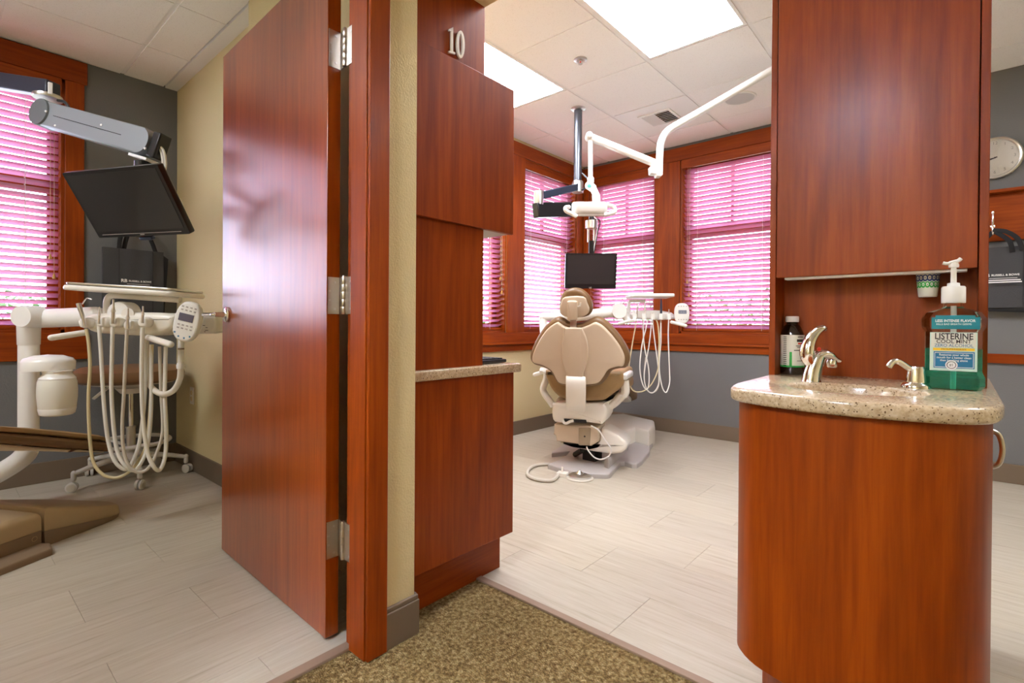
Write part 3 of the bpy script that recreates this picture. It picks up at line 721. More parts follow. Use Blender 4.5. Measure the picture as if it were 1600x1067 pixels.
for k, z in prof: br.append(ringv([basin_pt(2*math.pi*j/M_, k) for j in range(M_)], z))
# bridge the top: triangulate between outer rim and basin rim
er = [bm.edges.get((rings[-1][j], rings[-1][(j+1) % N])) for j in range(N)]
eb = []
for j in range(M_): eb.append(bm.edges.get((br[0][j], br[0][(j+1) % M_])) or bm.edges.new((br[0][j], br[0][(j+1) % M_])))
for i in range(len(br)-1):
    for j in range(M_): bm.faces.new((br[i][j], br[i+1][j], br[i+1][(j+1) % M_], br[i][(j+1) % M_]))
bm.faces.new(br[-1])
bmesh.ops.triangle_fill(bm, use_beauty=True, edges=er+eb)
bmesh.ops.recalc_face_normals(bm, faces=bm.faces)
me = bpy.data.meshes.new('top'); bm.to_mesh(me); bm.free(); me.materials.append(STONE)
me.polygons.foreach_set('use_smooth', [True]*len(me.polygons)); me.set_sharp_from_angle(angle=math.radians(45))
o = bpy.data.objects.new('basin_top', me); col.objects.link(o); o.parent = stop; ORG[o.name] = Vector(stop.location)
MB().lathe([(.0005, 0), (.021, 0), (.021, .002), (.014, .003), (.0005, .0015)], V(BCx, BCy, .731), Z_, 20).build('drain', CHROME, stop)
# column above
uc = thing('sink_column', 'tall cherry column cabinet with open niche above the sink top', 'cabinet', (XC, 1.95, .843))
bx('side_panel', WOODZ, (-.467, YS, .842), (-.449, 2.20, CEIL), uc, .001)
bx('side_panel', WOODZ, (.037, YS, .842), (.056, 2.20, CEIL), uc, .001)
bx('back_panel', WOODZ, (-.449, 1.915, .842), (.037, 1.935, 1.20), uc)
bx('cabinet_body', WOODZ, (-.447, 1.832, 1.175), (.035, 2.20, CEIL), uc)
bx('cabinet_door', WOODZ, (-.4465, YS-.002, 1.157), (.0345, 1.829, CEIL-.02), uc, .0015)
ls = bx('light_strip', WHITEP, (-.425, 1.815, 1.150), (.015, 1.850, 1.1745), None, .002, label='slim white light strip under the column cabinet door', category='light strip')
# cup dispenser
cp = thing('paper_cup', 'paper cup with blue and green scallop print hanging under the column cabinet', 'cup', ONY(1449, 440, 1.875))
cc = ONY(1449.5, 464, 1.875); ctop = 1.172
MB().lathe([(.0005, 0), (.0205, 0), (.0215, .002), (.0285, ctop-cc.z-.002), (.0295, ctop-cc.z), (.0275, ctop-cc.z), (.0265, ctop-cc.z-.004), (.0005, ctop-cc.z-.006)], cc, Z_, 28).build('cup_wall', PAPER, cp)
hh = ctop-cc.z
def cuppt(an, zf, off=.0006):
    r_ = .0215+(.0285-.0215)*zf+off; return cc+V(r_*math.sin(an), -r_*math.cos(an), hh*zf)
for row, (zc2, sz, mt) in enumerate(((.40, .0060, GREEN_PR), (.62, .0066, NAVY_PR), (.86, .0070, NAVY_PR))):
    mb = MB()
    for k in range(9):
        an = math.radians(-88+22*k+(11 if row % 2 else 0)); pts = []; ins_ = []
        for t in range(12):
            q_ = 2*math.pi*t/12; pts.append(cuppt(an+sz*1.0*math.cos(q_)/.025, zc2+sz*1.5*math.sin(q_)/hh)); ins_.append(cuppt(an+sz*.55*math.cos(q_)/.025, zc2+sz*.85*math.sin(q_)/hh+.01))
        mb.add(pts+ins_, [(t, (t+1) % 12, 12+(t+1) % 12, 12+t) for t in range(12)])
        dots = [cuppt(an+sz*.2*math.cos(2*math.pi*t/6)/.025, zc2+sz*.3*math.sin(2*math.pi*t/6)/hh) for t in range(6)]; mb.add(dots, [tuple(range(6))])
    mb.build('scallop_print', mt, cp, smooth=False)
MB().lathe([(.030, -.004), (.034, -.004), (.034, .006), (.030, .006)], V(cc.x, cc.y, 1.170), Z_, 24).build('cup_ring', BLACKM, cp)

# ------------------------------------------------------------------ things on the sink top
ZT = .8425
# faucet
fp = FL(1268, 596, ZT); fa = thing('faucet', 'chrome single-lever basin faucet', 'faucet', fp)
fx = CR.copy(); fx.z = 0; fx.normalize(); fy = V(-fx.y, fx.x, 0)
FP = lambda u, v, off=0: ONP(u, v, fp, CF)+CF*off
body = [FP(1268, 597), FP(1269, 588), FP(1272, 576), FP(1276, 565), FP(1280, 556)]
MB().tube([body[0]]+cat(body, 3)[1:], [.029]+[.0275-.0075*i/12 for i in range(12)], 18, .9).build('body', CHROME, fa)
sp = cat([FP(1276, 558), FP(1286, 553), FP(1296, 555), FP(1306, 561), FP(1314, 564)], 4)
MB().tube(sp, [.019, .020, .020, .020, .0195, .0195, .019, .0185, .018, .017, .015, .013, .012, .010, .009, .0075, .004], 16, .72).lathe([(.0005, -.022), (.011, -.022), (.0135, -.018), (.014, -.006), (.012, 0), (.0005, 0)], FP(1300, 562), Z_, 18).build('spout', CHROME, fa)
lvp = cat([FP(1272, 574, .002), FP(1264, 563, .002), FP(1262, 549, .002), FP(1266, 533, .002), FP(1275, 520, .002), FP(1285, 513, .002), FP(1290, 514, .002)], 4)
MB().tube(lvp, [.011+.014*math.sin(min(1, i/8)*math.pi/2)-.015*max(0, (i-8)/16) for i in range(len(lvp))], 14, .75).build('lever', CHROME, fa)
ip = FP(1273, 545, -.021); ic = MB().lathe([(.0005, 0), (.006, 0), (.005, .002), (.0005, .003)], ip, -CF, 12).build('red_blue_dot', RED_PR, fa)
# soap dispenser
dp = FL(1431, 606.0, ZT); so = thing('soap_dispenser', 'chrome counter soap dispenser with bent spout', 'dispenser', dp)
MB().lathe([(.0005, 0), (.0315, 0), (.0315, .006), (.027, .012), (.022, .015), (.022, .020), (.0185, .050), (.0165, .056), (.0005, .058)], dp, Z_, 28).build('body', CHROME, so)
SPp = lambda u, v: ONP(u, v, dp, CF)
MB().tube(cat([SPp(1431, 580), SPp(1420, 575), SPp(1408, 567), SPp(1400, 564), SPp(1394, 566), SPp(1389, 573)], 4), [.0085]*4+[.0075]*17, 12).build('spout', CHROME, so)
# brown medicine bottle
bp_ = FL(1240, 585.5, ZT)+V(-.012, .030, 0)
bt = thing('medicine_bottle', 'dark amber bottle with white cap and green-edged paper label', 'bottle', bp_)
q1 = (bp_-O).dot(CF)/FPX
def Rp(px): return px*q1
hb_ = lambda v: (585.0-v)*q1
MB().lathe([(.0005, 0), (Rp(16), 0), (Rp(17), .004), (Rp(17), hb_(527)), (Rp(15.5), hb_(520)), (Rp(11), hb_(510)), (Rp(8), hb_(507)), (Rp(8), hb_(503)), (.0005, hb_(503))], bp_, Z_, 32).build('glass', AMBER, bt)
cpn = MB().lathe([(.0005, hb_(504)), (Rp(9), hb_(504)), (Rp(9.4), hb_(502)), (Rp(9.4), hb_(496.5)), (Rp(8.8), hb_(495)), (.0005, hb_(495))], bp_, Z_, 32).build('cap', PLASTW, bt)
def wrap_patch(c, r, a0, a1, z0, z1, n=14):
    vv = []; 
    for i in range(n+1):
        an = a0+(a1-a0)*i/n; d_ = -CF*math.cos(an)+CR*math.sin(an); d_.z = 0; d_.normalize(); vv += [c+d_*r+Z_*z0, c+d_*r+Z_*z1]
    return vv, [(2*i, 2*i+2, 2*i+3, 2*i+1) for i in range(n)]
R_ = Rp(17); 
MB().add(*wrap_patch(bp_, R_+.0004, -2.4, 2.4, hb_(572), hb_(524), 30)).build('paper_label', PAPER, bt)
MB().add(*wrap_patch(bp_, R_+.0008, -2.4, 2.4, hb_(573.5), hb_(571), 30)).add(*wrap_patch(bp_, R_+.0008, -.70, -.50, hb_(572), hb_(550), 4)).build('green_band', GREEN_PR, bt)
lt = MB()
for v0, v1, a0, a1 in ((534.5, 530.5, -.12, .62), (527.5, 526.3, -.05, .5), (541, 540, -.2, .6), (543.3, 542.3, -.1, .55), (548, 546.8, -.35, .5), (554, 552.8, .1, .85), (556.6, 555.6, .3, .85), (560, 559, .2, .8), (564, 563.2, -.1, .6)): lt.add(*wrap_patch(bp_, R_+.0008, a0, a1, hb_(v0), hb_(v1), 8))
for k in range(16): lt.add(*wrap_patch(bp_, R_+.0008, -1.25, -.95, hb_(571-k*2.9), hb_(570-k*2.9), 3))
lt.build('label_print', DARK_PR, bt)
MB().add(*wrap_patch(bp_, R_+.0008, -.02, .52, hb_(538.3), hb_(535.8), 8)).build('red_print', RED_PR, bt)
# mouthwash bottle
mp_ = V(-.012, 1.735, ZT)
mb_t = thing('mouthwash_bottle', 'clear pump bottle of green mint mouthwash with teal and white label', 'bottle', mp_)
mx_ = V(math.cos(.10), math.sin(.10), 0); my_ = V(-mx_.y, mx_.x, 0)     # mx_ along the width, my_ away from viewer
qm = (mp_-O).dot(CF)/FPX; qx = qm*.77
def zM(v): return (605.5-v)*qm
def ringm(hw_, hd, z, ch=.32):
    c = hw_*ch; pts = [(-hw_, -hd*.25), (-hw_+c*.7, -hd), (hw_-c*.7, -hd), (hw_, -hd*.25), (hw_, hd*.25), (hw_-c*.7, hd), (-hw_+c*.7, hd), (-hw_, hd*.25)]
    return [mp_+mx_*a+my_*b+Z_*z for a, b in pts]
def loft(levels, shrink=0):
    rs_ = [ringm(max(.001, h*qx-shrink), max(.001, dpt*qm-shrink), z) for h, dpt, z in levels]; n = 8; vv = [p for r_ in rs_ for p in r_]; ff = []
    for i in range(len(rs_)-1):
        for k in range(n): ff.append((i*n+k, i*n+(k+1) % n, (i+1)*n+(k+1) % n, (i+1)*n+k))
    ff.append(tuple(range(n-1, -1, -1))); ff.append(tuple((len(rs_)-1)*n+k for k in range(n)))
    return MB().add(vv, ff)
LV = [(43, 20, 0), (48.5, 23, zM(599)), (48.5, 23, zM(586)), (44, 21, zM(577)), (44, 21, zM(516)), (49.5, 24, zM(509)), (50.5, 24, zM(496)), (42, 22, zM(486)), (20, 16, zM(480)), (15, 15, zM(477)), (15, 15, zM(470))]
loft(LV).build('clear_bottle', CLEARB, mb_t, smooth=False)
LQ = [(42, 19, .004), (47.5, 22, zM(599)), (47.5, 22, zM(586)), (43, 20, zM(577)), (43, 20, zM(542.5))]
loft(LQ, .0008).build('mouthwash', MINT, mb_t, smooth=False)
mc = lambda v: mp_+Z_*zM(v)
pump = MB().lathe([(.0005, 0), (14.5*qm, 0), (14.8*qm, .002), (14.8*qm, 24*qm), (13.5*qm, 26*qm), (8*qm, 26.5*qm), (7.6*qm, 31*qm), (3.8*qm, 32*qm), (3.4*qm, 58*qm), (.0005, 58*qm)], mc(471.5), Z_, 28).build('pump_collar', PLASTW, mb_t)
nz = MB().lathe([(.0005, 0), (6.3*qm, 0), (6.5*qm, 4*qm), (5*qm, 8*qm), (.0005, 8.5*qm)], mc(416), Z_, 18)
nz.tube(cat([mc(408)-mx_*17*qx, mc(409.5)-mx_*10*qx, mc(408)-mx_*2*qx, mc(406)+mx_*6*qx, mc(402.5)+mx_*11*qx], 4), [4.2*qm]*6+[5.2*qm]*6+[4.6*qm]*5, 10, .62).build('pump_head', PLASTW, mb_t)
MB().tube([mc(476), mc(603)], 3.6*qm, 10).build('dip_tube', MILKY, mb_t)
# label panels on the front face
def front(a, v, off, hd=21): return mp_+mx_*a*qx-my_*(hd*qm+off)+Z_*zM(v)
def quad(mb, a0, v0, a1, v1, off, hd=21): return mb.add([front(a0, v1, off, hd), front(a1, v1, off, hd), front(a1, v0, off, hd), front(a0, v0, off, hd)], [(0, 1, 2, 3)])
quad(MB(), -38, 517, 34, 576, .0006).build('label', PAPERG, mb_t, smooth=False)
quad(MB(), -36, 518, 32, 540, .0008).build('label_top', PAPER, mb_t, smooth=False)
quad(quad(MB(), -36, 494, 37, 512, .0008, 24), -30, 491, 30, 494, .0008, 24).build('neck_band', TEAL_PR, mb_t, smooth=False)
quad(MB(), -33, 541, 30, 545, .0010).build('yellow_stripe', GOLD_PR, mb_t, smooth=False)
quad(MB(), -32, 546.5, 30, 572, .0010).build('blue_panel', BLUE_PR, mb_t, smooth=False)
quad(quad(quad(quad(MB(), -30.5, 548, 28.5, 548.8, .0012), -30.5, 570, 28.5, 570.8, .0012), -30.5, 548, -29.7, 570.8, .0012), 27.7, 548, 28.5, 570.8, .0012).build('panel_outline', WHITE_PR, mb_t, smooth=False)
tx = lambda s_, size, a, v, m, hd=21, off=.0014, sx=1.0, bold=0, nm='lettering': text_mesh(s_, size*qm*1.0, front(a, v, off, hd), mx_, Z_, .0002, nm, m, mb_t, sxx=sx*.77, bold=bold)
tx('LISTERINE', 13.2, -1.5, 523.5, DARK_PR, sx=1.0, bold=.0004)
tx('COOL MINT', 8.0, -1.5, 531.2, DARK_PR, sx=1.2, bold=.00015)
tx('ZERO ALCOHOL', 6.6, -1.5, 537.3, BLUE_PR, sx=1.18)
tx('MOUTHWASH', 3.4, -1.5, 543, DARK_PR, sx=1.7)
tx('LESS INTENSE FLAVOR', 5.6, 0, 499.5, WHITE_PR, 24, sx=1.08, bold=.0002)
tx('KILLS BAD BREATH GERMS', 4.0, -2, 504.6, WHITE_PR, 24, sx=1.12)
for i, s_ in enumerate(('Restores your whole', 'mouth for a better clean', 'than brushing alone')): tx(s_, 4.6, -1, 551.6+4.2*i, WHITE_PR, sx=1.15, bold=.00008)
MB().lathe([(.0005, 0), (7.3*qm, 0), (7.3*qm, .0004), (.0005, .0004)], front(-4.5, 567, .0014), -my_, 24).build('seal', WHITE_PR, mb_t)
MB().lathe([(4.8*qm, 0), (5.6*qm, 0), (5.6*qm, .0004), (4.8*qm, .0004)], front(-4.5, 567, .0020), -my_, 24).build('seal_ring', DARK_PR, mb_t)
tx('#1', 6.0, -4.5, 567, DARK_PR, off=.0024, nm='seal_lettering')

# ================================================================== BAY WITH THE CLOCK
ck = thing('wall_clock', 'round wall clock with pale face and silver rim', 'clock', (.165, YF-.03, 2.108))
kc = V(.165, YF, 2.108)
MB().lathe([(.0005, 0), (.133, 0), (.137, .012), (.134, .030), (.126, .036), (.119, .034), (.116, .024)], kc, -Y_, 48).build('rim', STEEL, ck)
MB().lathe([(.0005, 0), (.118, 0), (.118, .002), (.0005, .002)], kc-Y_*.022, -Y_, 48).build('face', CLOCKF, ck)
for n_ in range(1, 13):
    a = math.radians(30*n_); text_mesh(str(n_), .026, kc-Y_*.0246+X_*.094*math.sin(a)+Z_*.094*math.cos(a), X_, Z_, .0004, 'numeral', mat('grey_print', (.25, .25, .24), .6), ck)
def hand(an, L, w_): 
    d_ = X_*math.sin(an)+Z_*math.cos(an); return MB().obox(kc-Y_*.0265+d_*(L/2-.012), d_*(L/2), d_.cross(Y_)*w_, Y_*.0006)
hand(math.radians(248), .062, .003).build('hour_hand', DARK_PR, ck); hand(math.radians(263), .095, .002).build('minute_hand', DARK_PR, ck)
MB().lathe([(.0005, 0), (.005, 0), (.005, .003), (.0005, .003)], kc-Y_*.0255, -Y_, 14).build('hub', DARK_PR, ck)
cr = thing('coat_rail', 'cherry coat rail board with top ledge below the wall clock', 'coat rail', (.5, YF, 1.56))
bx('board', WOODX, (-.05, YF-.02, 1.565), (1.10, YF, 1.872), cr, .002)
bx('ledge', WOODX, (-.07, YF-.075, 1.872), (1.12, YF, 1.892), cr, .003)
for k, hx_ in enumerate((.158, .46, .76)):
    hk = MB().lathe([(.0005, 0), (.012, 0), (.012, .004), (.005, .006), (.005, .03)], V(hx_, YF-.02, 1.66), -Y_, 14)
    hk.tube(cat([V(hx_, YF-.048, 1.745), V(hx_, YF-.055, 1.70), V(hx_, YF-.045, 1.655), V(hx_, YF-.055, 1.615), V(hx_, YF-.072, 1.605), V(hx_, YF-.082, 1.62)], 4), .006, 10)
    hk.capsule(V(hx_, YF-.048, 1.745), V(hx_, YF-.048, 1.752), .009).build('hook', CHROME, cr)
def tote(name_label, P0, ax, up, out_, w_, h_, dpt, logo_at, strap, logo=True):
    """tote bag: P0 = top-left front corner, ax along width, up, out_ towards viewer"""
    t = thing('tote_bag', name_label, 'bag', P0+ax*w_/2-up*h_, 'charcoal tote bags')
    P = lambda a, b, c: P0+ax*a*w_-up*b*h_+out_*c*dpt
    # soft body, several folded layers
    mb = MB(); nx, ny = 14, 10
    def surf(cz, wob, sh):
        vv = []
        for j in range(ny+1):
            for i in range(nx+1):
                a, b = i/nx, j/ny
                bulge = .5*math.sin(math.pi*a)*(.35+.65*b)
                vv.append(P(a+sh*(1-b), b+.035*a*0, cz+wob*bulge+.10*math.sin(a*17+b*3)*(1-b)))
        return vv, [(j*(nx+1)+i, j*(nx+1)+i+1, (j+1)*(nx+1)+i+1, (j+1)*(nx+1)+i) for j in range(ny) for i in range(nx)]
    fv, ff = surf(.55, .45, 0); bv, bf = surf(.0, 0, 0); n0 = len(fv)
    mb.add(fv+bv, ff+[tuple(n0+q for q in reversed(f)) for f in bf])
    k = len(mb.v)-2*n0; edge = [i for i in range(nx+1)]+[(j+1)*(nx+1)+nx for j in range(ny)]+[ny*(nx+1)+i for i in range(nx-1, -1, -1)]+[j*(nx+1) for j in range(ny-1, 0, -1)]
    mb.f += [[edge[i], edge[(i+1) % len(edge)], n0+edge[(i+1) % len(edge)], n0+edge[i]] for i in range(len(edge))]
    body_ = mb.build('bag_body', BAG, t)
    MB().slab([P(.97, .03, .1), P(1.09, .10, .1), P(1.02, .99, .1), P(.98, 1.0, .1)], out_, dpt*.3, .003, 2).build('side_gusset', BAGD, t)
    MB().slab([P(.03, .96, .1), P(.98, .96, .1), P(.98, 1.05, .1), P(.93, 1.08, .1), P(.07, 1.04, .1)], out_, dpt*.5, .004, 2).build('bag_bottom', BAGD, t)
    sm = MB()
    for a in (.245, .80): sm.tube([P(a, .01, .78+.22*math.sin(math.pi*a)*.5), P(a, .98, .8+.45*math.sin(math.pi*a)*.5)], .0016, 5)
    sm.build('seam', BAGD, t)
    for pts in strap:
        MB().tube(cat(pts, 5), .013, 8, .22, up=out_).build('strap', BAGD, t)
    a, b, s_ = logo_at
    lo = P(a, b, 1.0)+out_*.016
    if logo: text_mesh('RB', .030*s_, lo-ax*.075*s_, ax, up, .0008, 'logo', WHITE_PR, t, bold=.0006)
    text_mesh('RUSSELL & BOWE', .0165*s_, lo+ax*.015*s_, ax, up, .0008, 'lettering', WHITE_PR, t, sxx=1.0, bold=.0003)
    ln = MB()
    for k, (x0_, x1_, th) in enumerate(((-.06, .07, .0012), (-.075, .085, .003), (-.08, .09, .0035))):
        ln.obox(lo+ax*(x0_+x1_)/2*s_-up*(.020+.0125*k)*s_, ax*(x1_-x0_)/2*s_, up*th*s_, out_*.0004)
    ln.build('small_print', WHITE_PR, t, smooth=False)
    return t
B0 = V(-.02, YF-.035, 1.520)
tote('charcoal tote bag hanging from the coat rail hook under the wall clock', B0, X_, Z_, -Y_, .40, .39, .05, (.555, .47, 1.0),
     [[V(.158, YF-.075, 1.625), V(.19, YF-.08, 1.60), V(.235, YF-.085, 1.55), V(.25, YF-.07, 1.48)], [V(.158, YF-.072, 1.63), V(.215, YF-.088, 1.615), V(.27, YF-.09, 1.565), V(.295, YF-.075, 1.49)], [V(.158, YF-.07, 1.62), V(.12, YF-.07, 1.57), V(.10, YF-.07, 1.50)]], logo=True)
# ================================================================== DENTAL EQUIPMENT
def hose(name, m, r, pts, parent, n=8): return MB().tube(cat(pts, 6), r, n).build(name, m, parent)

# ---------------- upright dental chair in the treatment room
TH = math.radians(20); CD = V(-math.sin(TH), math.cos(TH), 0); CX = V(math.cos(TH), math.sin(TH), 0)      # forward, right
CO = V(-1.93, 2.98, 0)
dc = thing('dental_chair', 'upright brown dental chair with beige shell, seen from behind', 'dental chair', CO)
RC = math.radians(14)
BU = (Z_*math.cos(RC)-CD*math.sin(RC)).normalized(); BN = CX.cross(BU).normalized()      # up along the back; normal
if BN.dot(CD) > 0: BN = -BN                                                               # BN points to the viewer
BP0 = CO+Z_*.52-CD*.10
BK = lambda u, v, off=0.0: ONP(u, v, BP0+BN*off, BN)
s2 = lambda x, y: (800+.31854*x, 430+.31854*y)
outer = [(212, 213), (160, 250), (120, 308), (92, 368), (85, 412), (105, 442), (150, 456), (185, 478), (205, 515), (235, 543), (300, 552), (385, 550), (435, 540), (465, 508), (487, 475), (525, 463), (558, 458), (573, 425), (570, 385), (548, 338), (512, 288), (468, 240), (432, 216), (402, 211), (368, 226), (335, 238), (300, 242), (268, 233), (242, 217)]
oo = cat([BK(*s2(*p)) for p in outer], 4, True)
bcen = BK(*s2(320, 400)); cush = MB().slab(oo, -BN, .085, .034, 4, fan=bcen).build('back_cushion', BROWN, dc)
cen = sum(oo, V(0, 0, 0))/len(oo)
def shrink(pts, d):
    N = len(pts); res = []
    nr = BN; ar = V(0, 0, 0)
    for i in range(N): ar += pts[i].cross(pts[(i+1) % N])
    sg = 1 if ar.dot(nr) > 0 else -1
    for i in range(N):
        e = (pts[(i+1) % N]-pts[i-1]).normalized(); res.append(pts[i]+nr.cross(e)*sg*d)
    return res
MB().slab([p-BN*.012 for p in cat(shrink([BK(*s2(*p)) for p in outer], .026), 4, True)], BN, .034, .012, 4, fan=bcen).build('back_shell', BEIGE, dc)
spine = [(262, 255), (330, 255), (348, 262), (372, 320), (378, 380), (370, 430), (352, 478), (350, 512), (275, 512), (270, 478), (252, 430), (246, 380), (250, 320), (256, 262)]
MB().slab(cat([BK(*s2(*p), .018) for p in spine], 3, True), BN, .022, .012, 4).build('spine_cover', BEIGE, dc)
brk = [BK(*s2(313, 500), .030), BK(*s2(313, 520), .052), BK(*s2(313, 560), .060), BK(*s2(313, 600), .055), BK(*s2(313, 636), .040), BK(*s2(313, 660), .0)]
bw = (BK(*s2(361, 560), .05)-BK(*s2(266, 560), .05)).length/2
mb = MB(); cp_ = cat(brk, 4); vv = []
for i, p in enumerate(cp_):
    t_ = (cp_[min(i+1, len(cp_)-1)]-cp_[max(0, i-1)]).normalized(); nn = CX.cross(t_).normalized()
    if nn.dot(BN) < 0: nn = -nn
    vv += [p-CX*bw-nn*.010, p-CX*bw+nn*.008, p-CX*(bw-.008)+nn*.012, p+CX*(bw-.008)+nn*.012, p+CX*bw+nn*.008, p+CX*bw-nn*.010]
ff = [(i*6+k, i*6+(k+1) % 6, (i+1)*6+(k+1) % 6, (i+1)*6+k) for i in range(len(cp_)-1) for k in range(6)]+[tuple(range(6)), tuple((len(cp_)-1)*6+k for k in range(6))]
mb.add(vv, ff).build('back_bracket', PLAST, dc)
# headrest
HN = (BN*.97-Z_*.24).normalized(); HP0 = BP0+BU*.62-BN*.02
HK = lambda u, v, off=0.0: ONP(u, v, HP0+BN*off, BN)
head = [(290, 67), (262, 76), (241, 98), (230, 132), (228, 168), (240, 196), (268, 210), (310, 213), (354, 208), (380, 194), (391, 164), (384, 128), (364, 95), (338, 75), (315, 67)]
hd_ = cat([HK(*s2(*p)) for p in head], 4, True)
MB().slab(hd_, -BN, .075, .030, 4).build('head_cushion', BROWN, dc)
hsh = [(262, 105), (352, 103), (372, 135), (382, 165), (372, 188), (345, 202), (310, 206), (270, 203), (244, 188), (236, 165), (243, 135)]
MB().slab(cat([HK(*s2(*p), -.006) for p in hsh], 3, True), BN, .024, .010, 3).build('head_shell', BEIGE, dc)
knob = MB().slab(cat([HK(*s2(*p), .016) for p in [(278, 124), (318, 124), (324, 140), (324, 200), (316, 222), (282, 222), (274, 200), (274, 140)]], 3, True), BN, .026, .010, 3).build('headrest_bracket', BEIGE, dc)
MB().tube([HK(*s2(322, 154), .035), HK(*s2(334, 150), .035), HK(*s2(337, 134), .035)], .0045, 8).build('headrest_lever', PLAST, knob)
MB().slab([BK(*s2(287, 216), .014), BK(*s2(317, 216), .014), BK(*s2(317, 258), .014), BK(*s2(287, 258), .014)], BN, .012, .002, 2).build('headrest_bar', NICKEL, dc)
# seat: rear silhouette swept forward
SP0 = CO-CD*.03; SK = lambda u, v, off=0.0: ONP(u, v, SP0+CD*off, CD)
seat = [(160, 470), (172, 520), (190, 556), (222, 592), (262, 608), (330, 616), (410, 618), (450, 612), (482, 590), (520, 562), (540, 540), (543, 505), (538, 478), (500, 470), (300, 470), (182, 468)]
MB().slab(cat([SK(*s2(*p)) for p in seat], 3, True), CD, .50, .03, 4).build('seat_cushion', BROWNL, dc)
pan = [(178, 535), (205, 580), (235, 606), (300, 618), (400, 620), (455, 612), (495, 590), (534, 560), (530, 585), (500, 640), (440, 668), (230, 665), (205, 640)]
sz0 = SK(*s2(330, 585)).z
# forward part of seat and leg rest
def cl(x, y, z): return CO+CX*x+CD*y+Z_*z
seatc = (SK(*s2(345, 585))-CO).dot(CX)
MB().slab([cl(seatc+a, .62+b, sz0-.02) for a, b in rrect(.235, .22, .08, 5)], Z_, .085, .03, 4).build('seat_cushion_front', BROWNL, dc)
lg = [cl(seatc+a, 1.14+b, 0) for a, b in rrect(.19, .34, .12, 6)]
slope = lambda p: p+Z_*(sz0-.05-.28*((p-CO).dot(CD)-.80))
MB().slab([slope(p) for p in lg], Z_, .075, .03, 4).build('leg_rest', BROWN, dc)
MB().slab([slope(cl(seatc+a, 1.08+b, -.035)) for a, b in rrect(.15, .26, .08, 5)], Z_, .035, .01, 2).build('leg_rest_pan', PLAST, dc)
MB().slab(cat([SK(*s2(*p), .12) for p in [(225, 600), (300, 618), (400, 620), (455, 610), (520, 575), (512, 618), (480, 650), (440, 664), (235, 664), (212, 640)]], 3, True), CD, .55, .02, 3).build('seat_pan', PLAST, dc)
# armrests
AK = lambda u, v, off=0.0: ONP(u, v, CO+CD*(.02+off), CD)
s5 = lambda x, y: (820+.1125*x, 540+.1125*y)
la = [AK(*s5(*p)) for p in [(225, 345), (265, 350), (300, 390), (295, 470), (262, 560), (258, 620), (290, 690), (350, 770), (400, 840)]]
MB().tube(cat(la, 4), [.022]*10+[.024]*10+[.020]*13, 12, 1.6, up=CD).build('armrest_left_support', PLAST, dc) if False else MB().tube(cat(la, 4), .022, 12, 1.7, up=CD).build('armrest_support', PLAST, dc)
a0_ = AK(*s5(185, 390)); MB().slab([a0_+CX*a+CD*(b+.13)+Z_*(-.012+.25*a) for a, b in rrect(.042, .15, .03, 5)], Z_, .028, .012, 3).build('armrest_pad', PLASTW, dc)
r0_ = AK(*s5(1375, 430)); MB().slab([r0_+CX*a+CD*(b+.13)+Z_*-.022 for a, b in rrect(.026, .15, .02, 5)], Z_, .044, .014, 3).build('armrest_pad', PLASTW, dc)
MB().tube(cat([AK(*s5(1385, 480), .06), AK(*s5(1392, 560), .06), AK(*s5(1395, 640), .06), AK(*s5(1370, 690), .06)], 4), .030, 12, 1.4, up=CD).tube(cat([AK(*s5(1370, 660), .08), AK(*s5(1250, 780), .10), AK(*s5(1110, 870), .12)], 4), .034, 12, 1.2, up=CD).build('armrest_support', PLAST, dc)
# upper housing
UP0 = CO-CD*.02; UK = lambda u, v, off=0.0: ONP(u, v, UP0+CD*off, CD)
s7 = lambda x, y: (820+.14058*x, 620+.14058*y)
ho = [(310, 70), (450, 66), (840, 70), (880, 85), (915, 140), (905, 230), (860, 300), (830, 305), (700, 285), (450, 262), (440, 290), (330, 280), (300, 215), (300, 120)]
MB().slab(cat([UK(*s7(*p)) for p in ho], 2, True), CD, .26, .02, 3).build('upper_housing', PLAST, dc)
MB().slab([UK(*s7(*p), .02) for p in [(445, 235), (690, 250), (690, 285), (445, 270)]], -CD, .024, .002, 1).build('vent_slot', BLACKM, dc)
lo_ = [(325, 305), (740, 325), (820, 350), (815, 500), (735, 548), (350, 490), (340, 430), (318, 420)]
MB().slab([UK(*s7(*p), .02) for p in lo_], CD, .24, .012, 3).build('lower_housing', BEIGE, dc)
cvp = MB().slab([UK(*s7(*p), .02) for p in [(602, 345), (735, 345), (725, 540), (602, 535)]], -CD, .008, .003, 2).build('junction_plate', mat('khaki_plate', (.36, .29, .20), .4), dc)
MB().lathe([(.0005, 0), (.006, 0), (.005, .002), (.0005, .003)], UK(*s7(665, 440), .010), -CD, 12).build('screw', BLACKM, cvp)
# lift arm towards the base tower
arm = [(380, 505), (720, 550), (830, 490), (850, 355), (950, 385), (1115, 490), (1120, 590), (970, 640), (560, 570)]
MB().slab(cat([UK(*s7(*p), .06) for p in arm], 2, True), CD, .22, .02, 3).build('lift_arm', PLAST, dc)
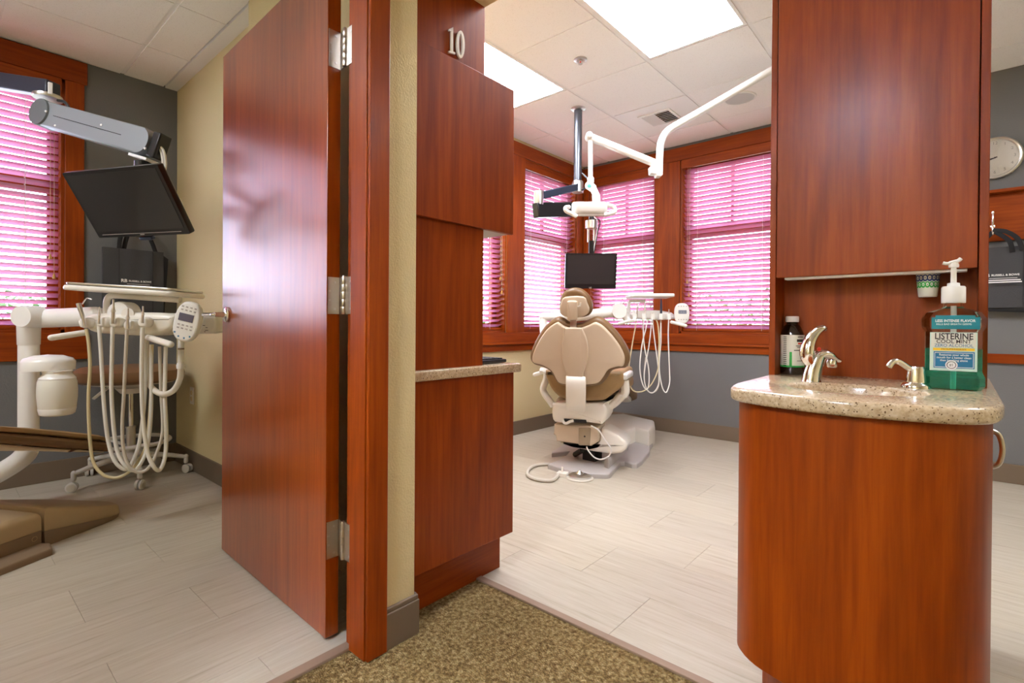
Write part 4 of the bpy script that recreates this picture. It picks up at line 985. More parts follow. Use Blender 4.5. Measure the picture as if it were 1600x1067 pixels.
# base on the floor
FB = lambda x, y, z=0.0: FL(*s7(x, y), z)
plate = [(255, 800), (330, 768), (420, 735), (500, 650), (300, 672), (300, 650), (440, 570), (640, 470), (860, 300), (1000, 330), (1400, 400), (1445, 440), (1448, 510), (1395, 590), (1390, 650), (1300, 760), (1245, 798), (1190, 795), (1110, 770), (1060, 772), (945, 905), (900, 912), (700, 905), (480, 870)]
MB().slab([FB(*p) for p in plate], Z_, .035, .012, 3, both=False).build('base_plate', GREYP, dc)
tower = [(900, 640), (1090, 590), (1180, 540), (1215, 500), (1225, 520), (1370, 560), (1440, 510), (1440, 450), (1000, 350), (880, 330), (700, 420), (650, 520), (560, 600), (620, 640)]
MB().slab([FB(*p) for p in [(905, 600), (1120, 600), (1230, 545), (1380, 595), (1448, 520), (1440, 450), (1100, 360), (950, 370), (820, 480)]], Z_, .155, .03, 4, both=False).build('base_cover', PLAST, dc)
curb = [FB(890, 850), FB(945, 880), FB(1060, 765), FB(1130, 640), FB(1090, 600)]
MB().slab([FB(*p) for p in [(885, 835), (930, 860), (1050, 735), (1150, 640), (1110, 600), (1000, 690)]], Z_, .10, .03, 3, both=False).build('base_rail', GREYP, dc)
MB().tube([FB(560, 640, .05), FB(640, 590, .12)], .02, 8).box(*(CO+V(-.10, .12, .03)), *(CO+V(.0, .22, .10))).build('hydraulic_pump', BLACKM, dc)
hose('power_cord', PLASTW, .005, [UK(*s7(*p)) for p in [(735, 320), (820, 370), (880, 460), (950, 560), (955, 620), (915, 670), (840, 695), (770, 670), (715, 610), (685, 555)]], dc)
hose('drain_hose', PLASTW, .010, [UK(*s7(*p), -.02) for p in [(540, 265), (500, 275), (460, 295), (435, 285), (420, 255)]], dc)
# foot control
fc0 = FB(610, 905); ft = thing('foot_control', 'round steel foot control disc on the floor behind the dental chair', 'foot control', fc0)
MB().lathe([(.0005, 0), (.088, 0), (.090, .004), (.086, .010), (.080, .012), (.0005, .012)], fc0, Z_, 36).build('base_ring', HOSEG, ft)
MB().lathe([(.0005, .012), (.074, .012), (.076, .022), (.060, .030), (.030, .033), (.0005, .034)], fc0, Z_, 36).build('pedal_disc', STEEL, ft)
MB().lathe([(.0005, .032), (.026, .032), (.008, .052), (.0005, .053)], fc0, Z_, 24).build('cone', CHROME, ft)
MB().obox(fc0-CX*.115+Z_*.014, CX*.035, CD*.03, Z_*.014).tube([fc0-CX*.118+Z_*.02, fc0-CX*.118+Z_*.062], .007, 8).build('valve_block', PLAST, ft, bevel=.004)
fo = [fc0-CX*.14+Z_*.014]+[FB(x, y, .012) for x, y in [(300, 928), (120, 915), (30, 860), (60, 790), (160, 752), (330, 745), (470, 720), (600, 685), (700, 650)]]
hose('supply_hose', HOSEG, .011, fo, ft)

# ---------------- delivery unit behind the chair
ZD = 4.02
def unit_far():
    t = thing('delivery_unit', 'white instrument delivery unit with hanging hoses beside the upright chair', 'delivery unit', FL(852, 690))
    t.location.z = 0; ORG[t.name] = Vector(t.location)
    p = lambda u, v, d=0.0: D(u, v, ZD+d)
    s9 = lambda x, y: (880+.16863*x, 440+.16863*y)
    q = ZD/FPX
    MB().tube(cat([p(849, 490), p(849, 512), p(853, 530, -.05), p(868, 556, -.15), p(885, 590, -.25), p(895, 632, -.42)], 5), 6.2*q, 16).build('post', PLASTW, t)
    MB().capsule(p(849, 495), p(900, 494), 6.5*q).capsule(p(900, 494), p(962, 487), 8.2*q).build('arm', PLASTW, t)
    MB().lathe([(.0005, -.05), (.058, -.05), (.062, 0), (.058, .05), (.0005, .05)], p(966, 486), CF, 20).tube(cat([p(966, 486), p(974, 491), p(980, 500)], 4), 6*q, 12).build('elbow', PLASTW, t)
    up_ = CU
    MB().slab([p(a, b) for a, b in [s9(*k) for k in [(625, 300), (660, 270), (760, 262), (900, 265), (1010, 285), (1040, 310), (1035, 345), (930, 355), (640, 345)]]], CF, .16, .02, 3).build('control_head', PLASTW, t)
    for k, x in enumerate((662, 752, 828, 905, 978)):
        MB().lathe([(.0005, -.025), (.017, -.025), (.019, 0), (.017, .022), (.0005, .022)], p(*s9(x, 322), -.015), CU, 14).build('holder', PLASTW, t)
    MB().slab([p(*s9(800, 150))+CR*a+(CF-CU*.02)*b for a, b in rrect(.168, .11, .02, 4)], CU, .026, .008, 3).build('tray', PLASTW, t)
    MB().slab([p(*s9(815, 138))+CR*a+(CF-CU*.02)*b for a, b in rrect(.150, .095, .02, 4)], CU, .012, .002, 2).build('tray_insert', STEEL, t)
    MB().tube(cat([p(*s9(605, 340), .04), p(*s9(605, 250), .04), p(*s9(612, 195), .04), p(*s9(640, 180), .04), p(*s9(760, 182), .04)], 5), 2.6*q, 12).build('tray_post', PLASTW, t)
    MB().capsule(p(*s9(520, 388), -.08), p(*s9(648, 360), -.03), 2.6*q).build('handle', PLAST, t)
    MB().capsule(p(*s9(1005, 375), -.03), p(*s9(1135, 408), -.08), 2.6*q).build('handle', PLAST, t)
    c = p(*s9(1105, 294), -.05)
    MB().slab([c+CR*11.5*q*(abs(math.cos(a))**.75*(1 if math.cos(a) > 0 else -1))+CU*16*q*(abs(math.sin(a))**.75*(1 if math.sin(a) > 0 else -1)) for a in [2*math.pi*k/32 for k in range(32)]], CF, .03, .010, 3).build('touchpad', PLASTW, t)
    MB().obox(c-CF*.001+CU*2.2*q, CR*6.2*q, CU*2.8*q, CF*.001).build('touchpad_screen', mat('lcd_grey', (.22, .24, .32), .2), t)
    bt_ = MB()
    for i in range(4):
        for j in range(4):
            if j == 2: continue
            bt_.obox(c-CF*.001+CR*(i-1.5)*4*q+CU*(11-7.2*j+(3 if j > 2 else 0)-(0 if j < 1 else 2))*q, CR*.9*q, CU*.7*q, CF*.001)
    bt_.build('touchpad_keys', GREYP, t, smooth=False, kind='stuff')
    tip = lambda x, y0, y1, r, m, d=-.015: MB().tube([p(*s9(x, y0), d), p(*s9(x, (y0+y1)/2), d), p(*s9(x-1, y1), d)], [r*.55, r, r], 10).build('handpiece', m, t)
    MB().tube(cat([p(*s9(697, 208), -.015), p(*s9(688, 235), -.015), p(*s9(680, 330), -.015)], 4), 1.3*q, 8).build('syringe', NICKEL, t)
    tip(758, 190, 330, 1.5*q, PLAST); tip(829, 290, 345, 1.2*q, NICKEL); tip(908, 160, 340, 1.7*q, NAVY); tip(980, 255, 345, 1.2*q, NICKEL)
    H = lambda m, pts, dd: hose('hose', m, .95*q, [p(*s9(*k), dd+.03*math.sin(i*.9)*0) for i, k in enumerate(pts)], t)
    H(HOSEY, [(678, 330), (668, 420), (640, 580), (610, 780), (608, 920), (640, 1000), (690, 1022), (760, 1005), (830, 930), (880, 800), (890, 620), (880, 420), (860, 350)], -.02)
    H(HOSEW, [(750, 335), (742, 440), (752, 600), (790, 800), (795, 930), (775, 1000), (740, 960), (715, 860), (712, 740), (735, 560), (770, 420), (780, 350)], -.03)
    H(HOSEW, [(828, 340), (835, 440), (862, 650), (885, 850), (880, 960), (830, 1030), (775, 1000), (750, 900), (760, 780), (790, 620), (812, 450), (815, 350)], -.01)
    H(HOSEG, [(905, 345), (900, 450), (885, 620), (880, 760), (890, 900), (880, 980), (850, 1020), (800, 1025), (760, 960), (750, 850), (765, 700)], .01)
    H(HOSEW, [(978, 345), (973, 480), (978, 650), (985, 830), (985, 940), (955, 1025), (920, 985), (895, 860), (890, 740), (905, 560), (905, 380)], -.02)
unit_far()

# ---------------- ceiling mounted monitor of the treatment room
def mon_far():
    top = FL(903.5, 170, CEIL-.004); t = thing('ceiling_monitor', 'dark flat monitor hung on a folding arm from a ceiling pole', 'monitor', top)
    dep = (top-O).dot(CF); q = dep/FPX
    pz = D(901, 292, dep).z
    MB().lathe([(.0005, 0), (.058, 0), (.058, -.006), (.045, -.014), (.036, -.016), (.0005, -.016)], top+Z_*.002, Z_, 28).build('ceiling_flange', STEEL, t)
    MB().tube([top, V(top.x, top.y, pz+.02)], 6.3*q, 20).build('pole', PIPE, t)
    jt = V(top.x, top.y, pz)
    MB().lathe([(.0005, -.045), (.040, -.045), (.044, -.04), (.044, .03), (.038, .045), (.0005, .045)], jt, Z_, 24).build('pole_clamp', STEEL, t)
    s8 = lambda x, y: (830+.12185*x, 270+.12185*y)
    e1 = D(*s8(95, 300), dep-.35)
    dir1 = (e1-jt).normalized(); sd = Z_.cross(dir1).normalized()
    MB().obox((jt+e1)/2+dir1*.0, (e1-jt)/2, sd*.028, Z_*.028).build('upper_arm', NAVY, t, bevel=.006)
    MB().lathe([(.0005, -.06), (.034, -.06), (.036, 0), (.034, .035), (.0005, .035)], e1, Z_, 20).build('elbow', STEEL, t)
    e2 = D(*s8(770, 480), dep-.02); b0 = e1-Z_*.105+(e2-e1).normalized()*-.03; b1 = D(*s8(620, 470), dep-.05)
    d2 = (b1-b0).normalized(); s2_ = Z_.cross(d2).normalized(); u2 = d2.cross(s2_)
    MB().obox((b0+b1)/2, (b1-b0)/2, s2_*.030, u2*.052).build('lower_arm', BLACK, t, bevel=.008)
    hb = D(*s8(770, 600), dep-.02); bb = D(*s8(770, 1010), dep-.02)
    MB().tube([b1, D(*s8(770, 520), dep-.02), D(*s8(770, 640), dep-.02)], .022, 12).build('swivel', BLACK, t)
    br_ = MB().lathe([(.0005, -.03), (.046, -.03), (.046, .03), (.0005, .03)], D(*s8(770, 665), dep-.02), Z_, 16)
    for sx_ in (-1, 1): br_.tube([D(*s8(770+sx_*38, 680), dep-.02), D(*s8(770+sx_*38, 890), dep-.02)], .009, 8)
    br_.build('bracket_arm', STEEL, t)
    MB().tube([D(*s8(755, 870), dep-.02), D(*s8(755, 1060), dep-.015)], .012, 8).tube([D(*s8(785, 870), dep-.02), D(*s8(785, 1060), dep-.015)], .012, 8).build('mount', BLACK, t)
    hose('cable', BLACK, .004, [D(*s8(*k), dep-.02) for k in [(800, 600), (870, 600), (880, 660), (850, 760), (830, 880), (800, 1040)]], t)
    hose('cable', PLASTW, .004, [D(*s8(*k), dep-.02) for k in [(790, 560), (840, 600), (845, 700), (835, 800), (805, 960), (795, 1050)]], t)
    hose('cable', BLACK, .006, [jt+V(.04, 0, .1), jt+V(.10, 0, .03), jt+V(.05, 0, -.03), jt+V(.02, -.03, -.02)], t)
    c = D(923.2, 423.5, dep-.06); nn = (-CF*.985-Z_*.17).normalized(); ex = CR.copy(); ex.z = 0; ex.normalize(); nn = (nn-ex*nn.dot(ex)).normalized(); ey = nn.cross(ex)
    if ey.z < 0: ey = -ey
    hwd, hht = 40*q*.985, 27*q
    mo = MB().slab([c+ex*a+ey*b for a, b in rrect(hwd, hht, .008, 3)], -nn, .05, .012, 3, both=False).build('monitor_case', BLACK, t)
    MB().obox(c+nn*.0005+ey*.010, ex*(hwd-.016), ey*(hht-.024), nn*.0012).build('screen', mat('monitor_glass', (.030, .026, .028), .3), mo)
    text_mesh('LG', .016, c+nn*.0014-ey*(hht-.007), ex, ey, .0005, 'brand_mark', WHITE_PR, mo)
mon_far()

# ---------------- dental light
def dental_light():
    dp_ = 3.15; p = lambda u, v, d=0.0: D(u, v, dp_+d); q = dp_/FPX
    s6 = lambda x, y: (880+.20625*x, 200+.20625*y); s8 = lambda x, y: (830+.12185*x, 270+.12185*y)
    e = p(1200, 110); far = p(1240, 85)
    top = O+(far-O); ctop = V(far.x, far.y, CEIL)
    t = thing('dental_light', 'white operating light on a jointed ceiling arm', 'dental light', ctop)
    k0 = p(1030, 262)
    pth = [p(1030, 268), p(1031, 240), p(1033, 222), p(1041, 207), p(1056, 196), p(1100, 171), p(1200, 113), p(1232, 95)]
    end = pth[-1]
    MB().tube(cat(pth+[V(end.x+.04, end.y+.02, CEIL-.05), V(end.x+.05, end.y+.025, CEIL)], 5), 5.6*q, 16).build('ceiling_tube', PLASTW, t)
    MB().lathe([(.0005, 0), (.09, 0), (.09, -.02), (.05, -.05), (.0005, -.05)], V(end.x+.05, end.y+.025, CEIL), Z_, 24).build('ceiling_canopy', PLASTW, t)
    a, b = p(*s6(195, 65)), p(*s6(715, 275))
    dv = (b-a).normalized(); sd = CF.copy(); uu = dv.cross(sd).normalized()
    MB().obox((a+b)/2, (b-a)/2, uu*5.2*q, sd*.022).build('spring_arm', PLASTW, t, bevel=.010)
    MB().capsule(a-CF*.022, a+CF*.022, 5.6*q).build('knuckle', PLASTW, t)
    MB().slab([p(*s6(*k), -.03) for k in [(660, 290), (755, 232), (757, 350), (745, 362), (710, 362), (705, 345), (665, 340)]], CF, .06, .006, 2).build('elbow_block', PLASTW, t, )
    MB().tube([p(*s6(206, 80)), p(*s6(207, 400))], 3.6*q, 14).build('drop_rod', PLASTW, t)
    MB().lathe([(.0005, 0), (5.2*q, 0), (5.4*q, 7*q), (4*q, 9*q), (.0005, 9*q)], p(*s6(208, 415)), CU, 18).build('rod_collar', PLASTW, t)
    yk = cat([p(*s8(745, 165)), p(*s8(790, 200)), p(*s8(825, 270)), p(*s8(835, 340)), p(*s8(835, 420))], 4)
    MB().tube(yk, [6.5*q]*5+[5.5*q]*4+[6.2*q]*8, 14, .9, up=CF).capsule(p(*s8(740, 165), -.02), p(*s8(740, 165), .02), 6.3*q).build('yoke', PLASTW, t)
    MB().lathe([(.0005, 0), (3*q, 0), (2.6*q, .002), (.0005, .003)], p(*s8(745, 168), -.055), -CF, 14).build('badge', mat('green_badge', (.12, .45, .40), .4), t)
    hc = p(*s8(745, 460)); hx = CR; hv = (CF*.97+CU*.24).normalized(); hu = hx.cross(hv).normalized()
    if hu.z < 0: hu = -hu
    W2, D2 = 27*q, .085
    MB().slab([hc+hx*x+hv*y-hu*.030 for x, y in rrect(W2, D2, .055, 6)], hu, .072, .022, 4).build('lamp_head', PLASTW, t)
    MB().slab([hc+hx*x*.93+hv*y*.92-hu*.045 for x, y in rrect(W2, D2, .05, 6)], hu, .018, .006, 3).build('lens', mat('frosted_lens', (.50, .46, .42), .25, coat=.4, bump=.4, bscale=140), t)
    for pts in ([(590, 560), (510, 520), (450, 490), (440, 450), (480, 440)], [(930, 540), (1010, 525), (1070, 500), (1060, 440), (1000, 420), (930, 415)]):
        MB().tube(cat([p(*s8(*k), -.05) for k in pts], 5), 3.3*q, 12).capsule(p(*s8(*pts[-1]), -.05), p(*s8(*pts[-1]), -.045), 3.3*q).build('handle', PLASTW, t)
dental_light()

# ---------------- small ceiling fittings
def sprinkler():
    c = FL(907, 93, CEIL-.003); t = thing('sprinkler_head', 'recessed ceiling sprinkler head beside the lit panel', 'sprinkler', c)
    MB().lathe([(.020, 0), (.042, 0), (.042, -.004), (.028, -.008), (.020, -.004)], c, Z_, 28).build('escutcheon', NICKEL, t)
    MB().lathe([(.0005, .004), (.012, .004), (.010, -.012), (.004, -.014), (.004, -.026), (.014, -.027), (.014, -.029), (.0005, -.029)], c, Z_, 18).build('deflector', NICKEL, t)
    MB().capsule(c-Z_*.015, c-Z_*.022, .0045).build('glass_bulb', RED_PR, t)
sprinkler()
vt = thing('air_vent', 'white ceiling panel with square louvred air grille', 'vent', (GX-.305, GY+.915, CEIL))
bx('panel', WHITEP, (GX-.598, GY+.622, CEIL-.004), (GX-.012, GY+1.208, CEIL+.011), vt)
vc = FL(1032, 184, CEIL-.004); vw = .135
bx('grille_backing', BLACKM, (vc.x-vw+.01, vc.y-vw+.01, CEIL-.006), (vc.x+vw-.01, vc.y+vw-.01, CEIL-.003), vt)
fm = MB(); e = .022
fm.box(vc.x-vw, vc.y-vw, CEIL-.012, vc.x+vw, vc.y-vw+e, CEIL-.003).box(vc.x-vw, vc.y+vw-e, CEIL-.012, vc.x+vw, vc.y+vw, CEIL-.003).box(vc.x-vw, vc.y-vw+e, CEIL-.012, vc.x-vw+e, vc.y+vw-e, CEIL-.003).box(vc.x+vw-e, vc.y-vw+e, CEIL-.012, vc.x+vw, vc.y+vw-e, CEIL-.003)
fm.build('grille_frame', WHITEP, vt, smooth=False)
for k in range(7):
    yk = vc.y-vw+e+.010+k*.032; MB().obox(V(vc.x+vw/2-.011, yk, CEIL-.011), X_*(vw/2-.013), Y_*.008+Z_*.005, (Z_*.008-Y_*.005)*.12).build('louvre', WHITEP, vt, smooth=False)
    xk = vc.x-vw+e+.008+k*.0155
    MB().obox(V(xk, vc.y, CEIL-.011), Y_*(vw-e), X_*.005+Z_*.004, (Z_*.005-X_*.004)*.15).build('louvre', WHITEP, vt, smooth=False)
spc = FL(1156, 153, CEIL-.003); spk = thing('ceiling_speaker', 'round white ceiling speaker grille near the far windows', 'speaker', spc)
MB().lathe([(.098, 0), (.112, 0), (.110, -.006), (.100, -.009)], spc, Z_, 40).build('rim', WHITEP, spk)
MB().lathe([(.0005, .002), (.102, .002), (.100, -.006), (.06, -.008), (.0005, -.009)], spc, Z_, 40).build('grille', mat('speaker_mesh', (.62, .62, .64), .7, bump=.6, bscale=500), spk)

# ================================================================== ROOM BEHIND THE DOOR
# ---------------- monitor on the grey arm
def mon_left():
    c = V(-2.664, .554, 1.503); ex = V(.9025, .4306, -.0067); ey = V(.2314, -.4716, .8509); nn = ex.cross(ey).normalized()
    t = thing('arm_monitor', 'tilted black monitor on a grey spring arm in front of the charcoal wall', 'monitor', (-3.35, .20, CEIL))
    hwd, hht = .26, .146
    mo = MB().slab([c+ex*a+ey*b for a, b in rrect(hwd, hht, .006, 3)], -nn, .035, .012, 3, both=False).build('monitor_case', BLACK, t)
    MB().obox(c+nn*.0003+ey*.007, ex*(hwd-.017), ey*(hht-.021), nn*.0012).build('screen', mat('monitor_black_glass', (.022, .021, .023), .28, coat=.6), mo)
    MB().obox(c+nn*.0012-ey*(hht-.0135)+ex*-.005, ex*(hwd-.035), ey*.0011, nn*.0004).build('bezel_line', GREYP, mo)
    MB().obox(c+nn*.0012-ey*(hht-.0075), ex*.012, ey*.0022, nn*.0004).build('brand_mark', GREYP, mo)
    MB().obox(c-nn*.05-ey*.02, ex*.13, ey*.09, nn*.022).build('monitor_back', BLACK, t, bevel=.01)
    MB().slab([c-ey*(hht+.006)+ex*(.0+a)+nn*(-.012+b) for a, b in rrect(.035, .012, .006, 3)], -ey, .016, .004, 2).build('camera_clip', NAVY, t)
    s6 = lambda x, y: (50+.24367*x, 130+.24367*y)
    A = D(*s6(100, 205), 2.62); B = D(*s6(735, 385), 2.40)
    dv = (B-A).normalized(); sd = (CF-dv*CF.dot(dv)).normalized(); uu = dv.cross(sd).normalized(); q = 2.5/FPX
    if uu.z < 0: uu = -uu
    sa = MB().obox((A+B)/2, (B-A)/2*1.02, uu*.064, sd*.034).build('spring_arm', ARMGREY, t, bevel=.008)
    MB().obox((A+B)/2-sd*.0345-dv*.01, (B-A)/2*.68, uu*.0015, sd*.0008).build('cover_seam', BLACKM, sa)
    MB().lathe([(.0005, 0), (.066, 0), (.068, .006), (.068, .08), (.0005, .08)], A-sd*.043, sd, 32).build('joint_disc', mat('dark_grey_metal', (.17, .19, .20), .4, metal=.3), t)
    MB().lathe([(.0005, 0), (.060, 0), (.060, .08), (.0005, .08)], B-sd*.040, sd, 32).build('joint_disc', ARMGREY, t)
    sc_ = MB()
    for x, y, d_ in ((90, 180, 2.56), (150, 272, 2.545), (445, 268, 2.45), (725, 418, 2.345)): sc_.lathe([(.0005, 0), (.006, 0), (.005, .003), (.0005, .004)], D(*s6(x, y), d_), -CF, 10)
    sc_.build('cap_screw', WHITEP, t)
    MB().lathe([(.0005, -.006), (.060, -.006), (.062, 0), (.060, .012), (.0005, .012)], A+Z_*.088, Z_, 28).build('swivel_ring', STEEL, t)
    MB().box(A.x+.055, A.y-.006, A.z+.09, A.x+.066, A.y+.012, A.z+.15).build('clip', WHITEP, t, bevel=.003)
    up0 = A+Z_*.135; up1 = D(-60, 118, 2.75); d1 = (up0-up1).normalized(); s1 = Z_.cross(d1).normalized()
    MB().obox((up0+up1)/2+d1*.04, (up0-up1)/2, s1*.035, Z_*.040).build('upper_arm', mat('blue_black_arm', (.03, .035, .055), .35), t, bevel=.006)
    MB().tube([up1+Z_*.02, V(up1.x, up1.y, CEIL)], .03, 16).lathe([(.0005, 0), (.08, 0), (.08, -.01), (.0005, -.012)], V(up1.x, up1.y, CEIL), Z_, 24).build('pole', PIPE, t)
    hose('cable', BLACK, .007, [D(*s6(*k), 2.55) for k in [(165, 110), (205, 118), (232, 150), (238, 190)]], t)
    MB().obox(B+dv*.085, dv*.025, uu*.06, sd*.030).build('arm_end', BLACK, t, bevel=.006)
    MB().obox(B-uu*.075+dv*.02, dv*.06, uu*.006, sd*.035).build('bracket_plate', WHITEP, t)
    jb = B-uu*.09+dv*.015
    MB().tube([jb, jb-Z_*.07], .034, 16).tube([jb-Z_*.06, (jb-Z_*.06+c-nn*.06+ey*.06)/2, c-nn*.06+ey*.03], .022, 12).build('tilt_head', BLACK, t)
    for k, off in enumerate((0, 8, 16)): hose('cable', (HOSEW, GREYP, HOSEW)[k], .006, [D(*s6(x+off, y), 2.36) for x, y in [(795, 398), (825, 430), (840, 500), (835, 560), (815, 610)]], t)
    for k, off in enumerate((0, 12)): hose('cable', HOSEW, .005, [D(*s6(x+off, y), 2.30) for x, y in [(895, 715), (930, 740), (950, 790), (940, 830)]], t)
mon_left()
# ---------------- tote bag on the charcoal wall
TB = ONX(159, 386, XL+.055); tb_w = (ONX(254, 396, XL+.055)-TB).length
bz = TB.z
hkp = ONX(212, 352, XL); hkp.x = XL
kh = thing('wall_hook', 'steel wall hook holding the tote bag behind the tilted monitor', 'hook', hkp)
MB().lathe([(.0005, 0), (.014, 0), (.014, .004), (.006, .006), (.006, .05), (.0005, .05)], hkp, X_, 14).build('peg', STEEL, kh)
MB().capsule(hkp+X_*.055-Z_*.0, hkp+X_*.055+Z_*.02, .007).build('tip', STEEL, kh)
hx_ = hkp+X_*.035+Z_*.008
S = lambda u, v, o_=.055: ONX(u, v, XL+o_)
tote('charcoal tote bag hanging on the wall under the tilted monitor', TB, Y_, Z_, X_, tb_w, .445, .05, (.53, .485, .98),
     [[S(186, 392, .075), S(188, 372, .07), S(195, 358, .06), hx_], [S(193, 392, .05), S(197, 374, .05), S(203, 360, .05), hx_], [S(243, 394, .075), S(236, 376, .07), S(225, 358, .06), hx_]])
# ---------------- outlet
oc_ = thing('wall_outlet', 'ivory duplex outlet on the cream wall below the touchpad', 'outlet', ONY(301, 618, YP))
po = ONY(301, 618, YP)
MB().box(po.x-.036, YP-.007, po.z-.058, po.x+.036, YP, po.z+.058).build('cover_plate', PLAST, oc_, bevel=.003)
for dz in (-.02, .02): MB().lathe([(.0005, 0), (.017, 0), (.016, .003), (.0005, .003)], V(po.x, YP-.007, po.z+dz), -Y_, 16).build('receptacle', CREAM, oc_)

# ---------------- stool
def stool():
    SC = V(-3.985, .855, 0); t = thing('operator_stool', 'round brown stool on five casters behind the hanging hoses', 'stool', SC)
    fwd = (SC-O).dot(CF)+0; q = 3.26/FPX
    zseat = 1-(590-505)*q
    MB().lathe([(.0005, 0), (.255, 0), (.285, .018), (.292, .045), (.285, .075), (.255, .094), (.15, .102), (.0005, .104)], SC+Z_*(zseat-.03), Z_, 40).build('seat', mat('brown_vinyl', (.235, .130, .062), .45, coat=.1), t)
    MB().lathe([(.0005, -.045), (.07, -.045), (.10, -.022), (.235, -.008), (.245, 0), (.0005, .002)], SC+Z_*(zseat-.03), Z_, 36).build('seat_pan', PLAST, t)
    zp = zseat-.075
    MB().lathe([(.0005, 0), (.055, 0), (.085, .035), (.0005, .036)], SC+Z_*(zp-.03), Z_, 24).build('hub_cup', PLAST, t)
    MB().tube([SC+Z_*(zp-.03), SC+Z_*.20], .014, 14).build('gas_piston', CHROME, t)
    MB().tube([SC+Z_*.33, SC+Z_*.12], .026, 16).lathe([(.0005, 0), (.029, 0), (.029, .012), (.0005, .012)], SC+Z_*.325, Z_, 16).build('gas_cylinder', STEEL, t)
    ll = [D(178, 600, 3.15), D(160, 612, 3.05), D(146, 623, 3.0)]
    MB().tube([D(190, 597, 3.2)]+ll, [.006, .008, .013, .011], 10, .6).build('height_lever', PLASTW, t)
    cas = [FL(119, 766), FL(213, 758), FL(275, 735)]
    a0_ = math.atan2(cas[0].y-SC.y, cas[0].x-SC.x); R0 = .30
    an0 = math.atan2(cas[1].y-SC.y, cas[1].x-SC.x)
    for k in range(5):
        an = an0+2*math.pi*k/5; d = V(math.cos(an), math.sin(an), 0)
        lp = [SC+Z_*.150+d*.02, SC+Z_*.145+d*.10, SC+Z_*.125+d*.22, SC+Z_*.105+d*(R0+.005)]
        MB().tube(lp, [.030, .026, .020, .016], 10, .75).capsule(SC+d*R0+Z_*.075, SC+d*R0+Z_*.11, .014).build('leg', STOOLG, t)
        wd = V(math.cos(an+.9), math.sin(an+.9), 0); cs_ = MB()
        for s_ in (-1, 1): cs_.lathe([(.0005, 0), (.026, 0), (.029, .004), (.029, .013), (.024, .016), (.0005, .017)], SC+d*(R0+.008)+Z_*.029+wd*.004*s_, wd*s_, 20)
        cs_.build('caster', STOOLG, t)
        MB().lathe([(.0005, 0), (.022, 0), (.020, .002), (.0005, .002)], SC+d*(R0+.008)+Z_*.029+wd*.0212, wd, 16).build('caster_hub', HOSEG, t)
    rg = [SC+V(math.cos(a)*.205, math.sin(a)*.205, .235) for a in [2*math.pi*k/40 for k in range(41)]]
    MB().tube(rg, .016, 10, .8).build('foot_ring', STOOLG, t)
    MB().tube([SC+Z_*.20, SC+V(.1, .05, .225), SC+V(.185, .09, .235)], .009, 8).tube([SC+Z_*.20, SC+V(-.1, -.05, .225), SC+V(-.185, -.09, .235)], .009, 8).build('ring_spoke', STOOLG, t)
stool()

